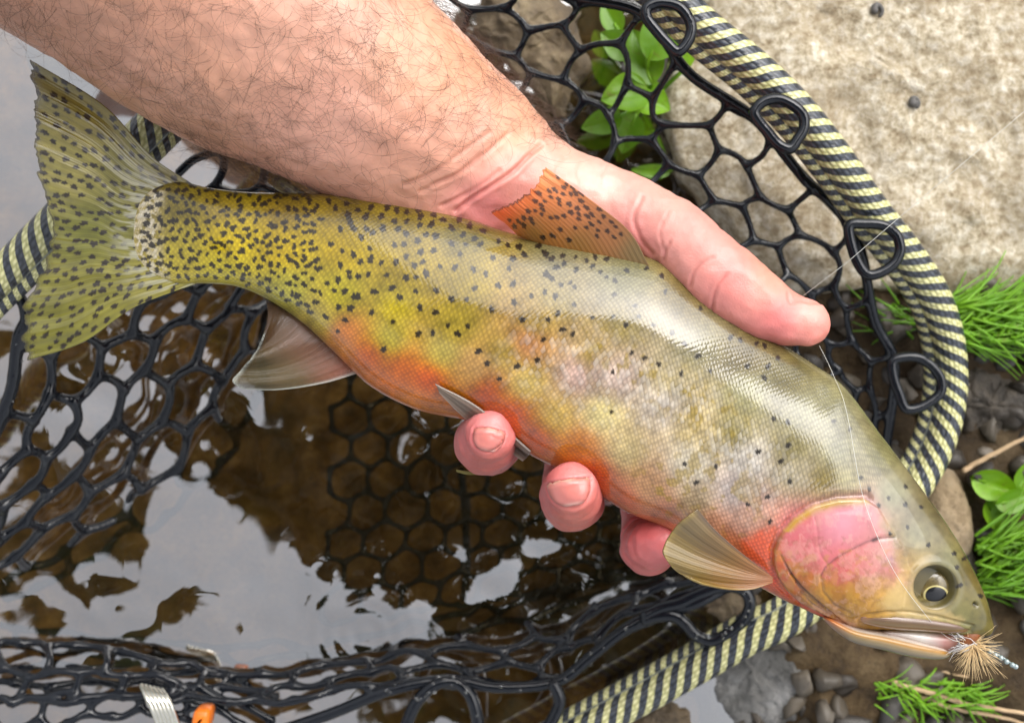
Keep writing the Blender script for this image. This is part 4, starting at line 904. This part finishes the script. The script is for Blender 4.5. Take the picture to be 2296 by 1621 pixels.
ring(T3([(-20,50),(60,20),(170,40),(235,110),(255,190),(225,270),(170,320),(110,270),(30,180),(-20,110)]), .0019, .092, True)
ring(T3([(640,690),(700,625),(790,610),(880,650),(940,710),(945,790),(905,860),(860,915),(790,890),(720,810),(670,750)]), .0019, .085, True)
ring(T3([(1225,1385),(1320,1375),(1430,1385),(1510,1440),(1535,1510)]) + T6([(1535,90),(1500,160),(1420,215),(1340,230),(1290,180),(1240,60)]), .0019, .066, True)
ring(T6([(1490,760),(1560,735),(1650,740),(1730,790),(1785,870),(1785,950),(1720,1010),(1640,1050),(1570,1050),(1530,960),(1495,860)]), .0019, .042, True)
mbD = MB(); hexnet(mbD, [[(740,830,-.03),(980,840,-.03),(1300,930,-.025),(1600,1060,-.015)],[(740,1080,-.035),(1000,1090,-.035),(1300,1130,-.03),(1600,1200,-.02)],[(720,1400,-.025),(1000,1360,-.025),(1300,1310,-.02),(1600,1260,-.015)]], 8, 10, .0013, 4, .08)
strand(mbD, [(1034,1050,-.05),(1042,1150,-.05),(1046,1260,-.048),(1040,1345,-.04)], .0019, 30)
netting("netting", mbD)
def t1(pts, z): return [(x * .3459, y * .3459, z) for x, y in pts]
mbE = MB()
for pl in ([(1150,1130),(1250,1040),(1390,980),(1500,890),(1620,790)], [(1390,980),(1460,1000),(1560,945),(1680,900)], [(1460,1000),(1440,1120),(1380,1210),(1250,1290)], [(1730,1000),(1715,1120),(1690,1200),(1620,1250)], [(1690,1200),(1760,1235),(1840,1260)], [(1380,1210),(1490,1250),(1620,1250)], [(1560,945),(1640,980),(1730,1000)]):
    strand(mbE, t1(pl, .055), .0017, 24)
netting("netting", mbE)

dp = MB(); rg = np.random.RandomState(8)
for path in ([(560,1660,.0225),(740,1600,.0225),(880,1545,.0245),(1010,1523,.0245),(1110,1540,.0245),(1250,1527,.0245),(1324,1472,.0245),(1403,1409,.0245),(1480,1370,.0245)], [(p[0], p[1], .0265) for p in TH([(280,995),(370,1030),(480,985),(580,900),(615,790),(560,712)])], [(p[0], p[1], p[2] + .002) for p in B0[1:]], [(930,1580,.0265),(975,1535,.0265),(1020,1528,.0265),(1055,1560,.0265),(1070,1610,.0265)]):
    w_ = PA(spl(np.array(path, float), 200))
    for i in rg.choice(200, 16, replace=False):
        r_ = rg.uniform(.0003, .0008); ellipsoid(dp, w_[i] + rg.randn(3) * [.0009, .0009, .0002], np.eye(3) * r_, 10, 8)
dm = NT("water_drop"); dn_ = dm.noise(dm.obj(), 400, 2); dm.P(Base_Color=(.9, .92, .95, 1), Roughness=dm.math('MULTIPLY', dn_, .05), Transmission_Weight=1.0, IOR=1.33)
obj("water_droplets", dp.mesh("water_droplets"), dm.m, None, kind="stuff", label="tiny clear water droplets clinging to the black rubber rim", category="water drops")
# ------------------------------------------------------------------ plants
def leaf_mat(name, c1, c2, tr=.35):
    m = NT(name); n = m.noise(m.obj(), 90, 4, .65); c = m.mix(n, c1, c2); c = m.mix(m.math('MULTIPLY', m.n('ShaderNodeObjectInfo').outputs['Random'], .55), c, tuple(x * .45 for x in c1[:3]) + (1,)); c = m.mix(m.ramp(m.noise(m.obj(), 420, 3), [(.60, (0, 0, 0, 1)), (.72, (.6, .6, .6, 1))]), c, (.16, .12, .03, 1))
    m.P(Base_Color=c, Roughness=.38, Normal=m.bump(m.noise(m.obj(), 300, 3), .3, .0008))
    t = m.n("ShaderNodeBsdfTranslucent", {"Color": m.mix(.5, c, (.25, .5, .02, 1))}).outputs[0]
    s = m.n("ShaderNodeMixShader", {0: tr, 1: m.b.outputs[0], 2: t}).outputs[0]; m.t.links.new(s, m.out.inputs[0]); return m.m
M['leaf'] = leaf_mat("broad_leaf", lin(84, 146, 8), lin(152, 196, 36))
M['grass'] = leaf_mat("horsetail", lin(84, 150, 10), lin(150, 200, 36), .3)
M['dry'] = NT("dry_stem"); dn = M['dry'].noise(M['dry'].obj(), 200, 3); M['dry'].P(Base_Color=M['dry'].mix(dn, lin(150, 120, 88), lin(205, 178, 140)), Roughness=.7); M['dry'] = M['dry'].m
def leaf_mesh(L, W, cup, seed):
    n, m = 22, 11; t = np.linspace(0, 1, n); s = np.linspace(-1, 1, m)
    w = W * np.sin(np.pi * t ** .8) ** .75 + 1e-5
    X_ = np.outer(t * L, np.ones(m)); Y_ = np.outer(w, s); Z_ = cup * (np.outer(w, s ** 2)) - .35 * L * np.outer(t ** 2, np.ones(m)) * .5 - .10 * W * np.exp(-(np.outer(np.ones(n), s) / .12) ** 2)
    Vl = np.column_stack([X_.ravel(), Y_.ravel(), Z_.ravel()]); Vl[:, 2] += .06 * W * fbm(Vl * 120 + seed, 3, seed)
    return mesh_np("leaf", Vl, grid_faces(n, m))
def broad_plant(spots_, label, stem_base, seed):
    root = empty("broad_leaf_plant", label=label, category="plant"); rg = np.random.RandomState(seed); sb_ = MB()
    for i, (u, v, z, ang_, Lp, Wp) in enumerate(spots_):
        k = (ZC - z) / FPX; o = obj("leaf", leaf_mesh(Lp * k, Wp * k, .35, i + seed), M['leaf'], root)
        a = math.radians(ang_); base = P(u, v, z) - np.array([math.cos(a), math.sin(a), 0]) * Lp * k / 2
        o.location = base; o.rotation_euler = (rg.uniform(-.3, .3), -rg.uniform(0, .3), a)
        q = P(*stem_base); tube(sb_, [q, (q + base) / 2 + [0, 0, .006], base, base + np.array([math.cos(a), math.sin(a), -.05]) * Lp * k * .3], .0009, 6)
    obj("stem", sb_.mesh("stem"), M['leaf'], root)
broad_plant([(1490,70,.035,60,150,48),(1440,130,.03,110,130,44),(1400,215,.03,190,110,48),(1460,225,.028,-20,95,42),(1385,100,.022,150,90,34),(1350,275,.018,200,95,30),(1410,300,.012,250,90,32),(1535,110,.03,80,110,26),(1460,385,.004,180,90,16),(1370,40,.02,120,80,26)],
            "broad leafy bright green plant growing beside the boulder behind the netting", (1440, 250, -.01), 3)
broad_plant([(2230,1088,.02,-20,110,36),(2275,1120,.022,15,90,28),(2225,1155,.016,-70,70,26),(2300,1065,.016,60,80,26)], "small smooth-leaved green plant beside the tan rock", (2250, 1130, .0), 6)
def horsetail(label, cu, cv, spread_u, spread_v, ang0, n, L0, z0, seed, dang=.5):
    root = empty("horsetail", label=label, category="plant"); rg = np.random.RandomState(seed); mb = MB()
    for i in range(n):
        u = cu + rg.uniform(-1, 1) * spread_u; v = cv + rg.uniform(-1, 1) * spread_v; z = z0 + rg.uniform(-.006, .012)
        a = ang0 + rg.uniform(-dang, dang); L = L0 * rg.uniform(.5, 1.2); p = P(u, v, z); d = np.array([math.cos(a), math.sin(a), rg.uniform(-.1, .25)]); bend = rg.uniform(-.5, .5)
        pts = []
        for j in range(6):
            t = j / 5; pts.append(p + d * L * t + np.array([-d[1], d[0], 0]) * bend * L * t * t * .5 + np.array([0, 0, -.25 * L * t * t]))
        tube(mb, pts, np.linspace(.00055, .0002, 6) * rg.uniform(.6, 1.3), 5)
    o = obj("blades", mb.mesh("blades"), M['grass'], root); o["kind"] = "stuff"
horsetail("feathery green tuft growing beside the hoop under the boulder", 2190, 725, 110, 45, .15, 420, .027, .02, 1, .7)
horsetail("dense feathery green tuft beside the trout's forehead", 2260, 1265, 75, 70, .25, 420, .024, .015, 2, .6)
horsetail("sparse feathery green sprig lying along the dry stems below the fly", 2080, 1555, 120, 30, -.35, 130, .012, .012, 4, .9)
horsetail("sparse green sprig on the soil inside the hoop below the thumb", 2030, 720, 60, 40, 2.8, 46, .018, .006, 5, .8)
def stem(pts, r, label):
    mb = MB(); w = PA(spl(np.array(pts, float), 40)); w += .0004 * np.stack([fbm(w * 300 + k, 2, k) for k in range(3)], 1); tube(mb, w, np.linspace(r, r * .7, 40), 8)
    obj("twig", mb.mesh("twig"), M['dry'], None, label=label, category="twig", group="dry stems on the bank")
stem([(2160,1055,.02),(2220,1022,.022),(2310,975,.026)], .0011, "single straight dry straw beside the dark mottled rock")
stem([(2000,1530,.016),(2090,1555,.018),(2180,1580,.018),(2310,1600,.02)], .0011, "paler thick dry stem lying below the fly")
stem([(2050,1560,.014),(2150,1590,.016),(2230,1605,.016),(2310,1625,.016)], .0009, "thin dry stem under the thick dry stem")
stem([(2090,1500,.008),(2180,1520,.010),(2310,1550,.012)], .0006, "thin dark dry stem above the thick dry stem")

# ------------------------------------------------------------------ fly, line, metal clasp
curl_m = NT("dark_debris"); curl_n = curl_m.noise(curl_m.obj(), 900, 3); curl_m.P(Base_Color=curl_m.mix(curl_n, (.03, .028, .026, 1), (.13, .12, .11, 1)), Roughness=.6)
bv = BVHTree.FromPolygons([tuple(x) for x in vco(bpy.data.objects["boulder"].data)], [tuple(p.vertices) for p in bpy.data.objects["boulder"].data.polygons])
for (u, v, r_, lb) in ((1965, 27, 13, "tiny dark curled insect casing near the top of the boulder"), (2048, 234, 11, "tiny dark speckled pebble lying midway on the boulder")):
    h_ = hit(bv, u, v); mb = MB(); k = (ZC - h_[0][2]) / FPX
    tube(mb, [h_[0] + np.array([math.cos(a) * r_ * k * (1 - .05 * i), math.sin(a) * r_ * k, .0012]) for i, a in enumerate(np.linspace(-1.2, 3.4, 12))], np.linspace(.0006, .0016, 12), 8)
    if r_ == 11: ellipsoid(mb, h_[0] + [0, 0, .001], [(.0022, .0006, 0), (-.0004, .0016, 0), (0, 0, .0014)], 14, 9)
    obj("debris", mb.mesh("debris"), curl_m.m, None, label=lb, category="debris")
fly = empty("dry_fly", label="small cream hackled dry fly hooked in the trout's lip", category="fishing fly")
fz = ZF + .004; fc = P(*TH([(1985, 1050)])[0], fz)
rg = np.random.RandomState(3)
def pmat(name, c, r=.5, metal=0.0, coat=0.0):
    m = NT(name); n = m.noise(m.obj(), 800, 2); m.P(Base_Color=m.mix(m.math('MULTIPLY', n, .4), c, tuple(x * .5 for x in c[:3]) + (1,)), Roughness=r, Metallic=metal, Coat_Weight=coat); return m.m
mb = MB()
for i in range(150):
    a = rg.uniform(-2.9, .25) if i < 110 else rg.uniform(-3.1, 3.1); L = rg.uniform(.005, .0115) * (1.15 if -2.2 < a < -.7 else .8); el = rg.uniform(-.5, .7)
    d = np.array([math.cos(a) * math.cos(el), math.sin(a) * math.cos(el), math.sin(el)]); c0 = fc + rg.randn(3) * .0006; b_ = rg.uniform(-.12, .12)
    pts = [c0 + d * L * t + np.array([-d[1], d[0], 0]) * b_ * L * t * t for t in np.linspace(0, 1, 5)]
    tube(mb, pts, np.linspace(.00013, .00004, 5), 4)
obj("hackle", mb.mesh("hackle"), pmat("hackle", lin(225, 195, 145)), fly, kind="stuff")
mb = MB(); ellipsoid(mb, fc + [-.0012, .0022, 0], [(.0032, .002, 0), (-.0012, .0018, 0), (0, 0, .002)], 20, 12); obj("fly_body", mb.mesh("fly_body"), pmat("fly_thread", lin(130, 72, 28)), fly)
mb = MB()
for i in range(60):
    a = rg.uniform(2.4, 3.6) ; L = rg.uniform(.004, .009); d = np.array([math.cos(a), math.sin(a), rg.uniform(-.2, .4)]); tube(mb, [fc + rg.randn(3) * .0007 + d * L * t for t in (0, .5, 1)], [.00013, .0001, .00005], 4)
obj("fly_wing", mb.mesh("fly_wing"), pmat("fly_wing", lin(225, 222, 220)), fly)
mb = MB()
tube(mb, PA(spl(np.array([(*p, fz - .001) for p in TH([(1990,1060),(2080,1090),(2160,1130),(2230,1180)])]), 24)), .0004, 6)
for p in TH([(2085,1095),(2120,1118),(2155,1135),(2190,1158),(2225,1178),(2245,1188)]): ellipsoid(mb, P(*p, fz), np.eye(3) * .0009, 10, 8)
obj("fly_tail", mb.mesh("fly_tail"), pmat("fly_tail", lin(150, 165, 165), .2, .3, 1), fly)
lm = NT("monofilament"); lm.P(Base_Color=(.75, .74, .68, 1), Roughness=.15, Alpha=.75)
line_px = TH([(1930,1045),(1830,1020),(1700,880),(1520,640),(1400,400),(1310,155),(1275,0)]) + T6([(1228,1170),(1180,960),(1140,880),(1095,770),(1040,665)])
pts = []
for (u, v) in spl(np.array(line_px, float), 70):
    h = hit(bvh_fish, u, v); pts.append(P(u, v, (h[0][2] + .0012) if h is not None else ZF + .006))
pts = np.array(pts)
for _ in range(6): pts[1:-1] = np.maximum((pts[:-2] + pts[2:] + 2 * pts[1:-1]) / 4, np.column_stack([pts[1:-1, :2], pts[1:-1, 2]]) - .0004)
mb = MB(); tube(mb, pts, .00007, 6); tube(mb, PA(np.array([(1800, 664, Z + .010), (1900, 588, Z + .014), (2023, 482, Z + .016), (2330, 222, Z + .02)])), .00007, 6)
obj("fishing_line", mb.mesh("fishing_line"), lm.m, None, label="thin clear fishing line running from the fly past the thumb", category="fishing line")
clasp = empty("wire_bundle", label="shiny silver wire bundle caught under the black netting", category="wire")
for k in range(6):
    mb = MB(); x0 = 330 + k * 9; strand(mb, [(x0 - 14, 1535 + k * 2, .03), (x0, 1565, .034), (x0 + 16, 1600, .034), (x0 + 34, 1650, .03)], .0009, 20); obj("wire", mb.mesh("wire"), pmat("silver_wire", (.75, .72, .62, 1), .18, 1.0), clasp)
mb = MB(); c0 = P(457, 1606, .03)
Vb = []; nb_ = 24
for r_, z_ in ((.2, .0062), (.8, .0060), (1, .0046), (1.04, .0), (1, -.004), (.2, -.005)):
    for i in range(nb_):
        a = i / nb_ * 6.283; x = np.sign(math.cos(a)) * abs(math.cos(a)) ** .55; y = np.sign(math.sin(a)) * abs(math.sin(a)) ** .55
        Vb.append(c0 + np.array([.0032 * r_ * x + .0006 * y, .0042 * r_ * y, z_]))
mb.add(Vb, grid_faces(6, nb_, True)); obj("orange_bead", mb.mesh("orange_bead"), pmat("orange_plastic", lin(235, 120, 20), .35), None, label="small orange plastic bead beside the silver wire bundle", category="bead")

# ------------------------------------------------------------------ unseen tree added to darken reflections in the water and the wet fish
HT = 3.0
tree = empty("added_reflection_tree", label="leafy tree overhanging the stream, mirrored dark in the water", category="tree")
rg = np.random.RandomState(12); lm_ = MB()
blobs = [(0.0, .02, .23, .17), (.2, .12, .24, .22), (-.27, .02, .06, .05), (-.12, -.08, .09, .08), (.12, -.12, .12, .12), (-.34, -.12, .05, .09), (-.06, -.23, .1, .06)]  # added leaf clusters, placed to shape the dark reflections
cnt = 0
while cnt < 5200:
    b_ = blobs[rg.choice(len(blobs), p=np.array([b[2] * b[3] for b in blobs]) / sum(b[2] * b[3] for b in blobs))]
    r_ = math.sqrt(rg.uniform(0, 1.1)); a = rg.uniform(0, 6.283); tx, ty = b_[0] + b_[2] * r_ * math.cos(a), b_[1] + b_[3] * r_ * math.sin(a)
    z = HT + rg.uniform(-.25, .35); c0 = np.array([tx * (z + .5), ty * (z + .5), z]); L = rg.uniform(.05, .11); w = L * .4
    d = rg.randn(3) * [1, 1, .4]; d /= np.linalg.norm(d); s = np.cross(d, rg.randn(3) * .35 + [0, 0, 1]); s /= np.linalg.norm(s)
    lm_.add([c0 - d * L, c0 - d * L * .2 + s * w, c0 + d * L, c0 - d * L * .2 - s * w], [[0, 1, 2, 3]]); cnt += 1
obj("crown", lm_.mesh("crown"), leaf_mat("tree_leaf", lin(50, 52, 24), lin(62, 66, 30), .05), tree, kind="stuff")
bk_ = NT("bark"); bn = bk_.noise(bk_.obj(), 30, 6); bk_.P(Base_Color=bk_.mix(bn, (.05, .035, .02, 1), (.14, .11, .08, 1)), Roughness=.9, Normal=bk_.bump(bn, .8, .02))
mb = MB(); tube(mb, spl(np.array([(2.6, 2.2, -.1), (2.5, 2.1, 1.2), (2.2, 1.8, 2.3), (1.8, 1.4, 3.1)]), 30), np.linspace(.16, .09, 30), 14); obj("trunk", mb.mesh("trunk"), bk_.m, tree)
for e in ((.8, .5), (.2, .1), (-.9, .2), (.6, -.4), (-.3, -.4)):
    mb = MB(); tube(mb, spl(np.array([(1.8, 1.4, 3.05), ((1.8 + e[0]) / 2, (1.4 + e[1]) / 2, 3.25), (e[0], e[1], 3.1)]), 20), np.linspace(.06, .012, 20), 9); obj("limb", mb.mesh("limb"), bk_.m, tree)
